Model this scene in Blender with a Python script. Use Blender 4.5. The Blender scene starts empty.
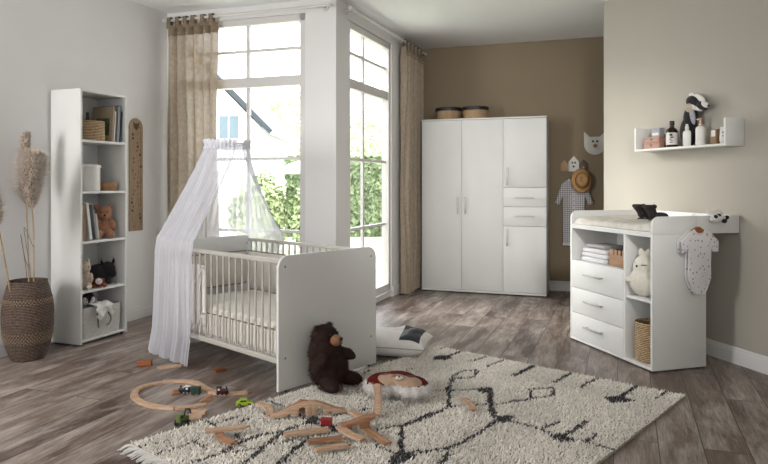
import bpy, bmesh, math, random
import numpy as np
from mathutils import Vector, Matrix, Euler, noise as mnoise

random.seed(7)
SC = bpy.context.scene
COL = SC.collection
PI = math.pi
CAMZ, FPX, CX, HY = 1.24, 640.0, 384.0, 182.0


def floor_at(px, py, z=0.0):
    """point of height z seen at (px, py) by the photograph's level camera"""
    y = (CAMZ - z) * FPX / (py - HY)
    return Vector(((px - CX) / FPX * y, y, z))


# ------------------------------------------------------------------ materials
def lin(c):
    if isinstance(c, str):
        c = tuple(int(c[i:i + 2], 16) / 255 for i in (0, 2, 4))
        return tuple(x / 12.92 if x <= .04045 else ((x + .055) / 1.055) ** 2.4 for x in c) + (1,)
    return tuple(c) + (1,)


class NT:
    def __init__(s, name):
        s.m = bpy.data.materials.new(name)
        s.m.use_nodes = True
        s.t = s.m.node_tree
        s.b = s.t.nodes['Principled BSDF']
        s.out = s.t.nodes['Material Output']

    def n(s, typ, **kw):
        nd = s.t.nodes.new(typ)
        for k, v in kw.items():
            if k.startswith('i_'):
                nd.inputs[k[2:].replace('_', ' ')].default_value = v
            else:
                setattr(nd, k, v)
        return nd

    def l(s, a, b):
        s.t.links.new(a, b)

    def coord(s, scale=(1, 1, 1), rot=(0, 0, 0), kind='Object', loc=(0, 0, 0)):
        tc = s.n('ShaderNodeTexCoord')
        mp = s.n('ShaderNodeMapping')
        mp.inputs['Scale'].default_value = scale
        mp.inputs['Rotation'].default_value = rot
        mp.inputs['Location'].default_value = loc
        s.l(tc.outputs[kind], mp.inputs['Vector'])
        return mp.outputs['Vector']

    def ramp(s, fac, stops, interp='LINEAR'):
        r = s.n('ShaderNodeValToRGB')
        r.color_ramp.interpolation = interp
        e = r.color_ramp.elements
        while len(e) < len(stops):
            e.new(.5)
        for el, (p, c) in zip(e, stops):
            el.position = p
            el.color = c if len(c) == 4 else tuple(c) + (1,)
        s.l(fac, r.inputs['Fac'])
        return r.outputs['Color']

    def mix(s, fac, a, b, mode='MIX'):
        m = s.n('ShaderNodeMix', data_type='RGBA', blend_type=mode)
        for v, i in ((fac, 0), (a, 6), (b, 7)):
            if hasattr(v, 'links'):
                s.l(v, m.inputs[i])
            else:
                m.inputs[i].default_value = v
        return m.outputs[2]

    def bump(s, h, strength=.3, dist=.005):
        bp = s.n('ShaderNodeBump')
        bp.inputs['Strength'].default_value = strength
        bp.inputs['Distance'].default_value = dist
        s.l(h, bp.inputs['Height'])
        s.l(bp.outputs['Normal'], s.b.inputs['Normal'])


def mat(name, col, rough=.5, var=.06, scale=8, bump=0, bscale=60, metal=0, sheen=0, stretch=(1, 1, 1), spec=.5):
    """plain surface with a little mottling"""
    t = NT(name)
    c = lin(col)
    d = tuple(x * (1 - var * 2) for x in c[:3]) + (1,)
    e = tuple(min(1, x * (1 + var)) for x in c[:3]) + (1,)
    v = t.coord(stretch)
    nz = t.n('ShaderNodeTexNoise', i_Scale=scale, i_Detail=4)
    t.l(v, nz.inputs['Vector'])
    t.l(t.ramp(nz.outputs['Fac'], [(.3, d), (.7, e)]), t.b.inputs['Base Color'])
    t.b.inputs['Roughness'].default_value = rough
    t.b.inputs['Metallic'].default_value = metal
    t.b.inputs['Specular IOR Level'].default_value = spec
    if sheen:
        t.b.inputs['Sheen Weight'].default_value = sheen
        t.b.inputs['Sheen Roughness'].default_value = .5
    if bump:
        b2 = t.n('ShaderNodeTexNoise', i_Scale=bscale, i_Detail=3)
        t.l(v, b2.inputs['Vector'])
        t.bump(b2.outputs['Fac'], bump)
    return t.m


def mat_cloth(name, col, transp=0.0, transl=.3, weave=900, var=.06, col2=None):
    """thin cloth: diffuse, some light through it, optionally open weave"""
    t = NT(name)
    v = t.coord()
    nz = t.n('ShaderNodeTexNoise', i_Scale=30, i_Detail=3)
    t.l(v, nz.inputs['Vector'])
    c = lin(col)
    cc = t.ramp(nz.outputs['Fac'], [(.3, tuple(x * (1 - var) for x in c[:3])), (.7, tuple(min(1, x * (1 + var)) for x in c[:3]))])
    df = t.n('ShaderNodeBsdfDiffuse')
    tr = t.n('ShaderNodeBsdfTranslucent')
    t.l(cc, df.inputs['Color'])
    t.l(cc, tr.inputs['Color'])
    ms = t.n('ShaderNodeMixShader')
    ms.inputs[0].default_value = transl
    t.l(df.outputs[0], ms.inputs[1])
    t.l(tr.outputs[0], ms.inputs[2])
    last = ms.outputs[0]
    if transp:
        tp = t.n('ShaderNodeBsdfTransparent')
        m2 = t.n('ShaderNodeMixShader')
        lw = t.n('ShaderNodeLayerWeight', i_Blend=.35)      # denser where the cloth turns edge-on
        mr = t.n('ShaderNodeMapRange')
        mr.inputs['To Min'].default_value = transp
        mr.inputs['To Max'].default_value = transp * .25
        t.l(lw.outputs['Facing'], mr.inputs['Value'])
        t.l(mr.outputs[0], m2.inputs[0])
        t.l(last, m2.inputs[1])
        t.l(tp.outputs[0], m2.inputs[2])
        last = m2.outputs[0]
    t.l(last, t.out.inputs['Surface'])
    t.t.nodes.remove(t.b)
    return t.m


def mat_weave(name, c1, c2, sc=120, zs=70, bump=.8):
    """basket work: bands round the body broken by upright strands"""
    t = NT(name)
    v = t.coord()
    w = t.n('ShaderNodeTexWave', wave_type='BANDS', bands_direction='Z', i_Scale=zs / 6.28, i_Distortion=2.5, i_Detail=2)
    w.inputs['Detail Scale'].default_value = 6
    t.l(v, w.inputs['Vector'])
    nz = t.n('ShaderNodeTexNoise', i_Scale=sc, i_Detail=3)
    t.l(v, nz.inputs['Vector'])
    f = t.n('ShaderNodeMath', operation='MULTIPLY')
    t.l(w.outputs['Fac'], f.inputs[0])
    t.l(nz.outputs['Fac'], f.inputs[1])
    t.l(t.ramp(f.outputs[0], [(.08, lin(c2)), (.5, lin(c1))]), t.b.inputs['Base Color'])
    t.b.inputs['Roughness'].default_value = .8
    t.bump(f.outputs[0], bump, .006)
    return t.m


def mat_attr(name, attr='tint', rough=.9, bump=0, sheen=0):
    t = NT(name)
    a = t.n('ShaderNodeAttribute', attribute_name=attr)
    t.l(a.outputs['Color'], t.b.inputs['Base Color'])
    t.b.inputs['Roughness'].default_value = rough
    t.b.inputs['Specular IOR Level'].default_value = .15
    if sheen:
        t.b.inputs['Sheen Weight'].default_value = sheen
    return t.m


def mat_wood(name, c1, c2, scale=14, rough=.5, axis='X'):
    t = NT(name)
    st = {'X': (1, 9, 9), 'Y': (9, 1, 9), 'Z': (9, 9, 1)}[axis]
    v = t.coord(st)
    nz = t.n('ShaderNodeTexNoise', i_Scale=scale, i_Detail=6, i_Distortion=.6)
    t.l(v, nz.inputs['Vector'])
    t.l(t.ramp(nz.outputs['Fac'], [(.3, lin(c2)), (.7, lin(c1))]), t.b.inputs['Base Color'])
    t.b.inputs['Roughness'].default_value = rough
    return t.m


def mat_floor():
    t = NT('weathered_oak_planks')
    v = t.coord()
    br = t.n('ShaderNodeTexBrick', offset=.37, offset_frequency=2, i_Scale=1, i_Mortar_Size=.0025, i_Bias=0)
    br.inputs['Brick Width'].default_value = 1.28
    br.inputs['Row Height'].default_value = .195
    br.inputs['Mortar Smooth'].default_value = .2
    br.inputs['Color1'].default_value = (0, 0, 0, 1)
    br.inputs['Color2'].default_value = (1, 1, 1, 1)
    br.inputs['Mortar'].default_value = (.5, .5, .5, 1)
    t.l(v, br.inputs['Vector'])
    m1 = t.n('ShaderNodeMapping')
    m1.inputs['Scale'].default_value = (1.9, 8.5, 1)
    t.l(v, m1.inputs['Vector'])
    W = t.n('ShaderNodeMath', operation='MULTIPLY')
    W.inputs[1].default_value = 37
    t.l(br.outputs['Color'], W.inputs[0])
    streak = t.n('ShaderNodeTexNoise', noise_dimensions='4D', i_Scale=.95, i_Detail=7, i_Roughness=.68, i_Distortion=.35)
    t.l(m1.outputs[0], streak.inputs['Vector'])
    t.l(W.outputs[0], streak.inputs['W'])
    m2 = t.n('ShaderNodeMapping')
    m2.inputs['Scale'].default_value = (3.5, 60, 1)
    t.l(v, m2.inputs['Vector'])
    grain = t.n('ShaderNodeTexNoise', noise_dimensions='4D', i_Scale=2.2, i_Detail=6, i_Roughness=.7)
    t.l(m2.outputs[0], grain.inputs['Vector'])
    t.l(W.outputs[0], grain.inputs['W'])
    base = t.ramp(br.outputs['Color'], [(0, lin('4c3a31')), (.35, lin('634f45')), (.7, lin('796a5f')), (1, lin('5e4b41'))])
    wash = t.ramp(streak.outputs['Fac'], [(.42, (0, 0, 0, 1)), (.66, (1, 1, 1, 1))])
    wv = t.n('ShaderNodeMath', operation='MULTIPLY')
    wv.inputs[1].default_value = .8
    t.l(wash, wv.inputs[0])
    c = t.mix(wv.outputs[0], base, lin('bdb4ac'))
    dark = t.ramp(grain.outputs['Fac'], [(.34, (.42, .38, .36, 1)), (.56, (1, 1, 1, 1))])
    c = t.mix(.8, c, dark, 'MULTIPLY')
    c = t.mix(br.outputs['Fac'], c, lin('3a322e'))
    t.l(c, t.b.inputs['Base Color'])
    rr = t.ramp(streak.outputs['Fac'], [(.3, (.36, .36, .36, 1)), (.7, (.5, .5, .5, 1))])
    t.l(rr, t.b.inputs['Roughness'])
    sub = t.n('ShaderNodeMath', operation='SUBTRACT')
    t.l(grain.outputs['Fac'], sub.inputs[0])
    t.l(br.outputs['Fac'], sub.inputs[1])
    t.bump(sub.outputs[0], .25, .004)
    return t.m


def mat_check(name, base, line, sc):
    """gingham cloth: two crossing sets of stripes"""
    t = NT(name)
    v = t.coord()
    sp = t.n('ShaderNodeSeparateXYZ')
    t.l(v, sp.inputs[0])
    out = []
    for ax in ('X', 'Z'):
        m = t.n('ShaderNodeMath', operation='MULTIPLY')
        m.inputs[1].default_value = sc
        t.l(sp.outputs[ax], m.inputs[0])
        f = t.n('ShaderNodeMath', operation='FRACT')
        t.l(m.outputs[0], f.inputs[0])
        g = t.n('ShaderNodeMath', operation='LESS_THAN')
        g.inputs[1].default_value = .42
        t.l(f.outputs[0], g.inputs[0])
        out.append(g)
    a = t.n('ShaderNodeMath', operation='ADD')
    t.l(out[0].outputs[0], a.inputs[0])
    t.l(out[1].outputs[0], a.inputs[1])
    h = t.n('ShaderNodeMath', operation='MULTIPLY')
    h.inputs[1].default_value = .5
    t.l(a.outputs[0], h.inputs[0])
    t.l(t.mix(h.outputs[0], lin(base), lin(line)), t.b.inputs['Base Color'])
    t.b.inputs['Roughness'].default_value = .9
    return t.m


def mat_print(name, base, ink, sc, thr=.23):
    """white jersey with scattered little dark motifs"""
    t = NT(name)
    v = t.coord((1, .0, 1))
    vo = t.n('ShaderNodeTexVoronoi', i_Scale=sc, i_Randomness=.8)
    t.l(v, vo.inputs['Vector'])
    nz = t.n('ShaderNodeTexNoise', i_Scale=sc * 4, i_Detail=2)
    t.l(v, nz.inputs['Vector'])
    ad = t.n('ShaderNodeMath', operation='MULTIPLY_ADD')
    ad.inputs[1].default_value = .5
    t.l(nz.outputs['Fac'], ad.inputs[0])
    t.l(vo.outputs['Distance'], ad.inputs[2])
    t.l(t.ramp(ad.outputs[0], [(thr + .22, lin(ink)), (thr + .27, lin(base))]), t.b.inputs['Base Color'])
    t.b.inputs['Roughness'].default_value = .9
    return t.m


M = {}
M['white'] = mat('white_melamine', 'd8d8d5', .42, .01, 3)
M['inner'] = M['white']
M['edge'] = mat('white_edge_band', 'd8d7d2', .42, .01, 3)
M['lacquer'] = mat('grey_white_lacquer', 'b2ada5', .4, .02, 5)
M['steel'] = mat('brushed_nickel', 'b9b8b6', .4, .03, 40, metal=.55)
M['black'] = mat('black_plastic', '15151a', .5, .1)
M['wall_l'] = mat('matt_white_wall_paint', 'e3e2e1', .9, .012, 2, .05, 250)
M['wall_b'] = mat('matt_taupe_wall_paint', '8a7b65', .9, .02, 2, .05, 250)
M['wall_r'] = mat('matt_greige_wall_paint', 'aba69b', .9, .015, 2, .05, 250)
M['ceil'] = mat('matt_white_ceiling_paint', 'eeeeee', .95, .01, 2)
M['trim'] = mat('satin_white_trim', 'dcdbda', .4, .01)
M['frame'] = mat('window_frame_grey_white', 'd5d2cf', .4, .01)
M['floor'] = mat_floor()
M['linen'] = mat_cloth('beige_linen', 'aa9c8b', .03, .15, var=.12)
M['linen_d'] = mat_cloth('beige_linen_double', '8a7b68', 0, .1, var=.12)
M['tulle'] = mat_cloth('white_voile', 'e8e8f0', .48, .45, var=.02)
M['tulle_d'] = mat_cloth('white_voile_gathered', 'e9e8ee', .1, .45, var=.02)
M['beech'] = mat_wood('beech_wood', 'cbae95', 'ab886c', 12)
M['beech2'] = mat_wood('darker_beech_wood', 'a87c5c', '8b6145', 12)
M['ply'] = mat_wood('pale_plywood', 'a58e74', '8c755d', 10, .6, 'Z')
M['orange_wood'] = mat_wood('orange_stained_wood', '9a5a30', '7d4322', 10)
M['brown_wood'] = mat_wood('round_box_wood', 'a8805c', '8a6445', 10)
M['rosewood'] = mat('dusty_pink_lacquer', 'a37a68', .5, .06, 12)
M['seagrass'] = mat_weave('seagrass_weave', 'd2b68f', '6b5238', 75, 165)
M['seagrass2'] = mat_weave('pale_seagrass_weave', 'cdb290', '8c6c4b', 75, 190)
M['vase'] = mat_weave('dark_rattan_weave', '80695a', '1d1613', 75, 190, 1)
M['stitch'] = mat('pale_rattan_stitch', '9a8163', .8, .1)
M['pampas'] = mat_attr('pampas_plume', sheen=.3)
M['stem'] = mat('dry_stem', 'a88d63', .7, .12, 20)
M['dry_leaf'] = mat('dry_blade', '5d4f3d', .7, .1)
M['bear'] = mat('dark_brown_plush', '26120b', .95, .2, 60, .6, 300)
M['bear_f'] = mat_attr('dark_brown_fur')
M['tan'] = mat('tan_plush', '8a5e40', .9, .1, 60, .4, 300, sheen=.2)
M['teddy'] = mat('light_brown_plush', 'a8775a', .95, .15, 80, .6, 300, sheen=.3)
M['teddy_f'] = mat_attr('light_brown_fur', sheen=.2)
M['beige_p'] = mat('beige_plush', 'b8a894', .95, .1, 80, .5, 300, sheen=.2)
M['black_p'] = mat('black_plush', '1c1b1f', .95, .2, 80, .5, 300, sheen=.1)
M['cream_p'] = mat('cream_plush', 'd5d0c4', .95, .04, 60, .3, 300, sheen=.2)
M['white_p'] = mat('white_plush', 'dedad6', .95, .05, 60, .4, 300, sheen=.2)
M['grey_p'] = mat('grey_plush', '9a9aa0', .95, .1, 60, .4, 300)
M['rust_p'] = mat('rust_brown_plush', '7a3a1e', .95, .15, 80, .5, 300)
M['red_p'] = mat('wine_red_velour', '5e1414', .95, .12, 60, .5, 250, spec=.2)
M['skin_p'] = mat('tan_velour', 'ad917a', .9, .06, 40, .3, 250)
M['white_f'] = mat_attr('white_fur', sheen=.3)
M['cotton'] = mat('white_cotton', 'd9d6d2', .9, .03, 20, .25, 40)
M['towel'] = mat('white_terry', 'dcdbdd', .95, .04, 60, .5, 400)
M['towel_g'] = mat('grey_terry', 'a3a19f', .95, .06, 60, .5, 400)
M['felt'] = mat('mottled_grey_felt', 'c4c1bb', .95, .12, 90, .2, 300)
M['pad'] = mat('pale_grey_printed_cotton', 'cfcac0', .7, .10, 14, .5, 14)
M['amber'] = mat('dark_amber_glass', '2a140c', .15, .1)
M['label'] = mat_print('white_bottle_label', 'd6d2cc', '3a3a3e', 60, .1)
M['bottle'] = mat('white_bottle_plastic', 'd6d3cd', .35, .02)
M['pump'] = mat('pale_copper_pump', 'c9a891', .35, .05, metal=.3)
M['kraft'] = mat('brown_carton', '8c6f52', .7, .1)
M['gingham'] = mat_check('grey_gingham', 'd4d0d0', '77757a', 42)
M['onesie'] = mat_print('white_jersey_animal_print', 'd9d5d6', '767781', 46, .27)
M['straw'] = mat('straw_plait', 'b98f5f', .8, .12, 60, .6, 160)
M['straw_b'] = mat('brown_hat_band', '6a4a30', .8, .1)
M['hook_w'] = mat('white_painted_wood', 'd9d6d0', .5, .02)
M['hook_t'] = mat('tan_painted_wood', 'b3936b', .5, .06)
M['hook_b'] = mat('brown_painted_wood', '4e3a2c', .5, .06)
M['hook_g'] = mat('grey_white_painted_wood', 'c9c6bf', .5, .03)
M['boot'] = mat('dark_brown_suede', '241b1a', .85, .15, 60, .4, 200)
M['hanger'] = mat('red_brown_wood', '9a5b3d', .5, .08)
M['lime'] = mat('lime_green_paint', '9db51e', .35, .04)
M['green'] = mat('dark_green_paint', '1d3a2a', .4, .05)
M['olive'] = mat('olive_green_paint', '55682a', .45, .08)
M['navy'] = mat('black_blue_paint', '1a2029', .4, .05)
M['red'] = mat('red_paint', '8f1620', .4, .05)
M['dred'] = mat('dark_red_paint', '4a1418', .4, .05)
M['grey'] = mat('mid_grey_paint', '6a6a6c', .5, .05)
M['bk_green'] = mat('green_book_cover', '4d5c3a', .6, .25, 30)
M['bk_tan'] = mat('tan_book_cover', 'a5937a', .6, .05)
M['bk_white'] = mat('white_book_cover', 'd5d3cf', .6, .03)
M['bk_black'] = mat('black_book_cover', '2a2d31', .6, .1)
M['bk_grey'] = mat('grey_book_cover', '9a9894', .6, .05)
M['bk_blue'] = mat('blue_book_cover', '6f8ba3', .6, .06)
M['bk_dark'] = mat('dark_blue_book_cover', '2f3a4a', .6, .06)
M['bk_terra'] = mat('terracotta_book_cover', '96705c', .6, .06)
M['bk_brown'] = mat('brown_book_cover', '84664c', .6, .06)
M['dots'] = mat_print('dotted_book_cover', 'c2bfb8', '3a3a3a', 40, .12)
M['page'] = mat('book_pages', 'd8d2c4', .9, .05, 200)
M['dark_vase'] = mat('dark_green_glaze', '27312a', .3, .1)
M['bumper'] = mat_print('white_cotton_grey_outline_print', 'd6d1c9', '8e8a83', 9, .02)
M['sheet'] = mat('off_white_percale', 'd3cec5', .9, .03, 12, .5, 9)
M['duvet'] = mat_print('off_white_printed_cotton', 'd3cec5', 'a5a098', 8, .0)
M['piping'] = mat('taupe_piping', '8e7d6a', .9, .05)
M['lawn'] = mat('mown_lawn', 'cacdb8', .95, .15, 8, .5, 60)
M['leaf'] = mat_attr('hedge_leaf', rough=.55)
M['bark'] = mat('bark', '5f5346', .9, .2, 20)
M['render'] = mat('white_render', 'e6e6e4', .9, .01)
M['slate'] = mat('pale_grey_roof_tiles', 'c4c8cc', .6, .05, 20)
M['verge'] = mat('grey_blue_verge_board', '2a3136', .6, .05)
M['house_glass'] = mat('blue_grey_panes', '55656f', .15, .05)
M['awning'] = mat('white_parasol_canvas', 'e4e3df', .9, .01)
M['rugbase'] = mat('rug_backing', 'a79f90', .95, .08, 40)
M['rug'] = mat_attr('wool_pile', rough=.95, sheen=.15)


def mat_glass():
    t = NT('clear_window_glass')
    tp = t.n('ShaderNodeBsdfTransparent')
    gl = t.n('ShaderNodeBsdfGlossy')
    gl.inputs['Roughness'].default_value = .02
    lw = t.n('ShaderNodeLayerWeight', i_Blend=.2)
    fr = t.n('ShaderNodeMath', operation='MULTIPLY')
    fr.inputs[1].default_value = .25
    t.l(lw.outputs['Facing'], fr.inputs[0])
    ms = t.n('ShaderNodeMixShader')
    t.l(fr.outputs[0], ms.inputs[0])
    t.l(tp.outputs[0], ms.inputs[1])
    t.l(gl.outputs[0], ms.inputs[2])
    t.l(ms.outputs[0], t.out.inputs['Surface'])
    t.t.nodes.remove(t.b)
    return t.m


M['glass'] = mat_glass()


# ------------------------------------------------------------------ mesh builder
class MB:
    def __init__(s):
        s.bm = bmesh.new()

    def add(s, bm, mx=None):
        if mx is not None:
            bmesh.ops.transform(bm, matrix=mx, verts=bm.verts)
        me = bpy.data.meshes.new('t')
        bm.to_mesh(me)
        bm.free()
        s.bm.from_mesh(me)
        bpy.data.meshes.remove(me)
        return s

    def box(s, x0, y0, z0, x1, y1, z1, bev=.0, seg=2, mx=None):
        bm = bmesh.new()
        bmesh.ops.create_cube(bm, size=1)
        for v in bm.verts:
            v.co = Vector((x0 + (v.co.x + .5) * (x1 - x0), y0 + (v.co.y + .5) * (y1 - y0), z0 + (v.co.z + .5) * (z1 - z0)))
        if bev:
            bmesh.ops.bevel(bm, geom=bm.edges[:] + bm.verts[:], offset=bev, segments=seg, affect='EDGES', profile=.5)
        return s.add(bm, mx)

    def ell(s, c, r, rot=(0, 0, 0), sub=3):
        bm = bmesh.new()
        bmesh.ops.create_icosphere(bm, subdivisions=sub, radius=1)
        if not hasattr(r, '__len__'):
            r = (r, r, r)
        return s.add(bm, Matrix.Translation(c) @ Euler(rot).to_matrix().to_4x4() @ Matrix.Diagonal((*r, 1)))

    def cyl(s, a, b, r0, r1=None, n=12, bev=0):
        a, b = Vector(a), Vector(b)
        bm = bmesh.new()
        d = b - a
        bmesh.ops.create_cone(bm, cap_ends=True, segments=n, radius1=r0, radius2=r0 if r1 is None else r1, depth=d.length)
        if bev:
            es = [e for e in bm.edges if any(len(f.verts) > 4 for f in e.link_faces)]
            bmesh.ops.bevel(bm, geom=es, offset=bev, segments=2, affect='EDGES', profile=.5)
        q = d.to_track_quat('Z', 'Y').to_matrix().to_4x4()
        return s.add(bm, Matrix.Translation((a + b) / 2) @ q)

    def raw(s, vs, fs):
        vv = [s.bm.verts.new(v) for v in vs]
        for f in fs:
            try:
                s.bm.faces.new([vv[i] for i in f])
            except ValueError:
                pass
        return s

    def tube(s, pts, r, n=8, closed=False):
        pts = [Vector(p) for p in pts]
        m = len(pts)
        vs, fs = [], []
        up = Vector((0, 0, 1))
        for i, p in enumerate(pts):
            a = pts[(i - 1) % m] if closed or i else p
            b = pts[(i + 1) % m] if closed or i < m - 1 else p
            t = (b - a).normalized()
            x = t.cross(up)
            if x.length < .05:
                x = t.cross(Vector((1, 0, 0)))
            x.normalize()
            y = x.cross(t).normalized()
            rr = r[i] if hasattr(r, '__len__') else r
            for k in range(n):
                a_ = 2 * PI * k / n
                vs.append(p + x * (rr * math.cos(a_)) + y * (rr * math.sin(a_)))
        for i in range(m if closed else m - 1):
            j = (i + 1) % m
            for k in range(n):
                l = (k + 1) % n
                fs.append((i * n + k, i * n + l, j * n + l, j * n + k))
        if not closed:
            fs.append(tuple(range(n))[::-1])
            fs.append(tuple((m - 1) * n + k for k in range(n)))
        return s.raw(vs, fs)

    def lathe(s, prof, c=(0, 0, 0), n=32, wob=0):
        vs, fs = [], []
        for r, z in prof:
            for k in range(n):
                a = 2 * PI * k / n
                vs.append((c[0] + r * math.cos(a), c[1] + r * math.sin(a), c[2] + z))
        for i in range(len(prof) - 1):
            for k in range(n):
                l = (k + 1) % n
                fs.append((i * n + k, i * n + l, (i + 1) * n + l, (i + 1) * n + k))
        if prof[0][0] > 1e-4:
            fs.append(tuple(range(n))[::-1])
        if prof[-1][0] > 1e-4:
            fs.append(tuple((len(prof) - 1) * n + k for k in range(n)))
        s.raw(vs, fs)
        bmesh.ops.remove_doubles(s.bm, verts=s.bm.verts, dist=1e-5)
        return s

    def prism(s, poly, d0, d1, plane='xz', bev=0, mx=None, seg=2):
        """outline extruded along the third axis"""
        bm = bmesh.new()
        mp = {'xz': lambda a, b, d: (a, d, b), 'xy': lambda a, b, d: (a, b, d), 'yz': lambda a, b, d: (d, a, b)}[plane]
        lo = [bm.verts.new(mp(a, b, d0)) for a, b in poly]
        hi = [bm.verts.new(mp(a, b, d1)) for a, b in poly]
        n = len(poly)
        f0 = bm.faces.new(lo[::-1])
        f1 = bm.faces.new(hi)
        for i in range(n):
            bm.faces.new((lo[i], lo[(i + 1) % n], hi[(i + 1) % n], hi[i]))
        bmesh.ops.recalc_face_normals(bm, faces=bm.faces)
        if bev:
            es = list(f0.edges) + list(f1.edges)
            bmesh.ops.bevel(bm, geom=es, offset=bev, segments=seg, affect='EDGES', profile=.5)
        return s.add(bm, mx)

    def grid(s, fn, nu, nv, closed=False):
        """surface fn(u, v), u and v in 0..1"""
        vs = [fn(i / (nu if closed else nu - 1), j / (nv - 1)) for j in range(nv) for i in range(nu)]
        fs = []
        for j in range(nv - 1):
            for i in range(nu if closed else nu - 1):
                k = (i + 1) % nu
                fs.append((j * nu + i, j * nu + k, (j + 1) * nu + k, (j + 1) * nu + i))
        return s.raw(vs, fs)

    def build(s, name, m, parent=None, smooth=True, ang=40, mods=(), loc=None, rz=None):
        bmesh.ops.recalc_face_normals(s.bm, faces=s.bm.faces)
        me = bpy.data.meshes.new(name)
        s.bm.to_mesh(me)
        s.bm.free()
        if smooth:
            for p in me.polygons:
                p.use_smooth = True
            if ang < 180:
                me.set_sharp_from_angle(angle=math.radians(ang))
        me.materials.append(M[m] if isinstance(m, str) else m)
        o = bpy.data.objects.new(name, me)
        COL.objects.link(o)
        if parent is not None:
            o.parent = parent
        if loc is not None:
            o.location = loc
        if rz is not None:
            o.rotation_euler = (0, 0, rz)
        for kind, kw in mods:
            md = o.modifiers.new(kind.lower(), kind)
            for k, v in kw.items():
                setattr(md, k, v)
        return o


SOFT = lambda vox=.006, it=6: (('REMESH', dict(mode='VOXEL', voxel_size=vox, use_smooth_shade=True)), ('SMOOTH', dict(factor=.5, iterations=it)))


class Frame:
    def __init__(s, o, deg):
        s.o = Vector(o)
        s.rz = math.radians(deg)
        s.x = Vector((math.cos(s.rz), math.sin(s.rz), 0))
        s.y = Vector((-math.sin(s.rz), math.cos(s.rz), 0))

    def w(s, p):
        p = tuple(p) + (0,) * (3 - len(p))
        return s.o + s.x * p[0] + s.y * p[1] + Vector((0, 0, p[2]))


WORLD = Frame((0, 0, 0), 0)


def tag(o, label=None, cat=None, group=None, kind=None):
    if label:
        o['label'] = label
    if cat:
        o['category'] = cat
    if group:
        o['group'] = group
    if kind:
        o['kind'] = kind
    return o


def thing(name, label, cat, F=WORLD, p=(0, 0, 0), deg=0, group=None):
    o = bpy.data.objects.new(name, None)
    o.empty_display_size = .05
    COL.objects.link(o)
    o.location = F.w(p)
    o.rotation_euler = (0, 0, F.rz + math.radians(deg))
    return tag(o, label, cat, group)


def solo(name, mb, m, label, cat, F=WORLD, p=(0, 0, 0), deg=0, group=None, **kw):
    o = mb.build(name, m, None, loc=F.w(p), rz=F.rz + math.radians(deg), **kw)
    return tag(o, label, cat, group)


def struct(name, mb, m, F=WORLD, **kw):
    o = mb.build(name, m, None, loc=F.o, rz=F.rz, **kw)
    o['kind'] = 'structure'
    return o


def plabel(o, t):
    o['label'] = t
    return o


def tufts(spec, length, width, seed=0, dark=.5, col=(.2, .1, .07), lift=.6, down=.3, flat=False):
    """short pile standing on ellipsoids; spec: (centre, radii, count)"""
    rnd = random.Random(seed)
    vs, fs, cs = [], [], []
    for c, r, n in spec:
        c = Vector(c)
        if not hasattr(r, '__len__'):
            r = (r, r, r)
        for i in range(n):
            z = rnd.uniform(-1, 1)
            a = rnd.uniform(0, 2 * PI)
            q = math.sqrt(1 - z * z)
            d = Vector((q * math.cos(a), q * math.sin(a), z))
            p = c + Vector((d.x * r[0], d.y * r[1], d.z * r[2]))
            nn = Vector((d.x / r[0], d.y / r[1], d.z / r[2])).normalized()
            sd = nn.cross(Vector((rnd.uniform(-1, 1), rnd.uniform(-1, 1), rnd.uniform(-1, 1)))).normalized()
            L = length * rnd.uniform(.6, 1.3)
            tip = p + nn * (L * lift) + Vector((rnd.uniform(-.4, .4) * L, rnd.uniform(-.4, .4) * L, -down * L)) + sd * L * .4
            p = p - nn * .002
            b = len(vs)
            vs += [p - sd * width, p + sd * width, tip, p + nn.cross(sd) * width]
            fs += [(b, b + 1, b + 2), (b + 1, b + 3, b + 2), (b + 3, b, b + 2)]
            k = rnd.uniform(dark, 1.25)
            cs += [tuple(x * k for x in col)] * 4
    return vs, fs, cs


def mesh_tint(name, vs, fs, cs, m, parent=None, smooth=False, loc=None, rz=None):
    me = bpy.data.meshes.new(name)
    me.from_pydata([tuple(v) for v in vs], [], fs)
    at = me.color_attributes.new('tint', 'FLOAT_COLOR', 'POINT')
    arr = np.ones((len(vs), 4), dtype=np.float32)
    arr[:, :3] = np.array(cs, dtype=np.float32)
    at.data.foreach_set('color', arr.ravel())
    if smooth:
        for p in me.polygons:
            p.use_smooth = True
    me.materials.append(M[m])
    o = bpy.data.objects.new(name, me)
    COL.objects.link(o)
    if parent is not None:
        o.parent = parent
    if loc is not None:
        o.location = loc
    if rz is not None:
        o.rotation_euler = (0, 0, rz)
    return o


def rrect(x0, z0, x1, z1, r, n=6, corners=(1, 1, 1, 1)):
    """rounded rectangle outline; corners: bottom-left, bottom-right, top-right, top-left"""
    out = []
    for k, (cx, cz, a0) in enumerate(((x0 + r, z0 + r, PI), (x1 - r, z0 + r, 1.5 * PI), (x1 - r, z1 - r, 0), (x0 + r, z1 - r, .5 * PI))):
        if corners[k]:
            out += [(cx + r * math.cos(a0 + PI / 2 * i / n), cz + r * math.sin(a0 + PI / 2 * i / n)) for i in range(n + 1)]
        else:
            out.append(((x0, x1, x1, x0)[k], (z0, z0, z1, z1)[k]))
    return out


def spline(pts, n=12, closed=False):
    """Catmull-Rom through the points"""
    P = [Vector(p) for p in pts]
    out = []
    m = len(P)
    for i in range(m if closed else m - 1):
        p0 = P[(i - 1) % m] if closed or i else P[0]
        p1, p2 = P[i], P[(i + 1) % m]
        p3 = P[(i + 2) % m] if closed or i < m - 2 else P[-1]
        for k in range(n):
            t = k / n
            out.append(.5 * ((2 * p1) + (p2 - p0) * t + (2 * p0 - 5 * p1 + 4 * p2 - p3) * t * t + (3 * p1 - p0 - 3 * p2 + p3) * t ** 3))
    if not closed:
        out.append(P[-1])
    return out
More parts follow.
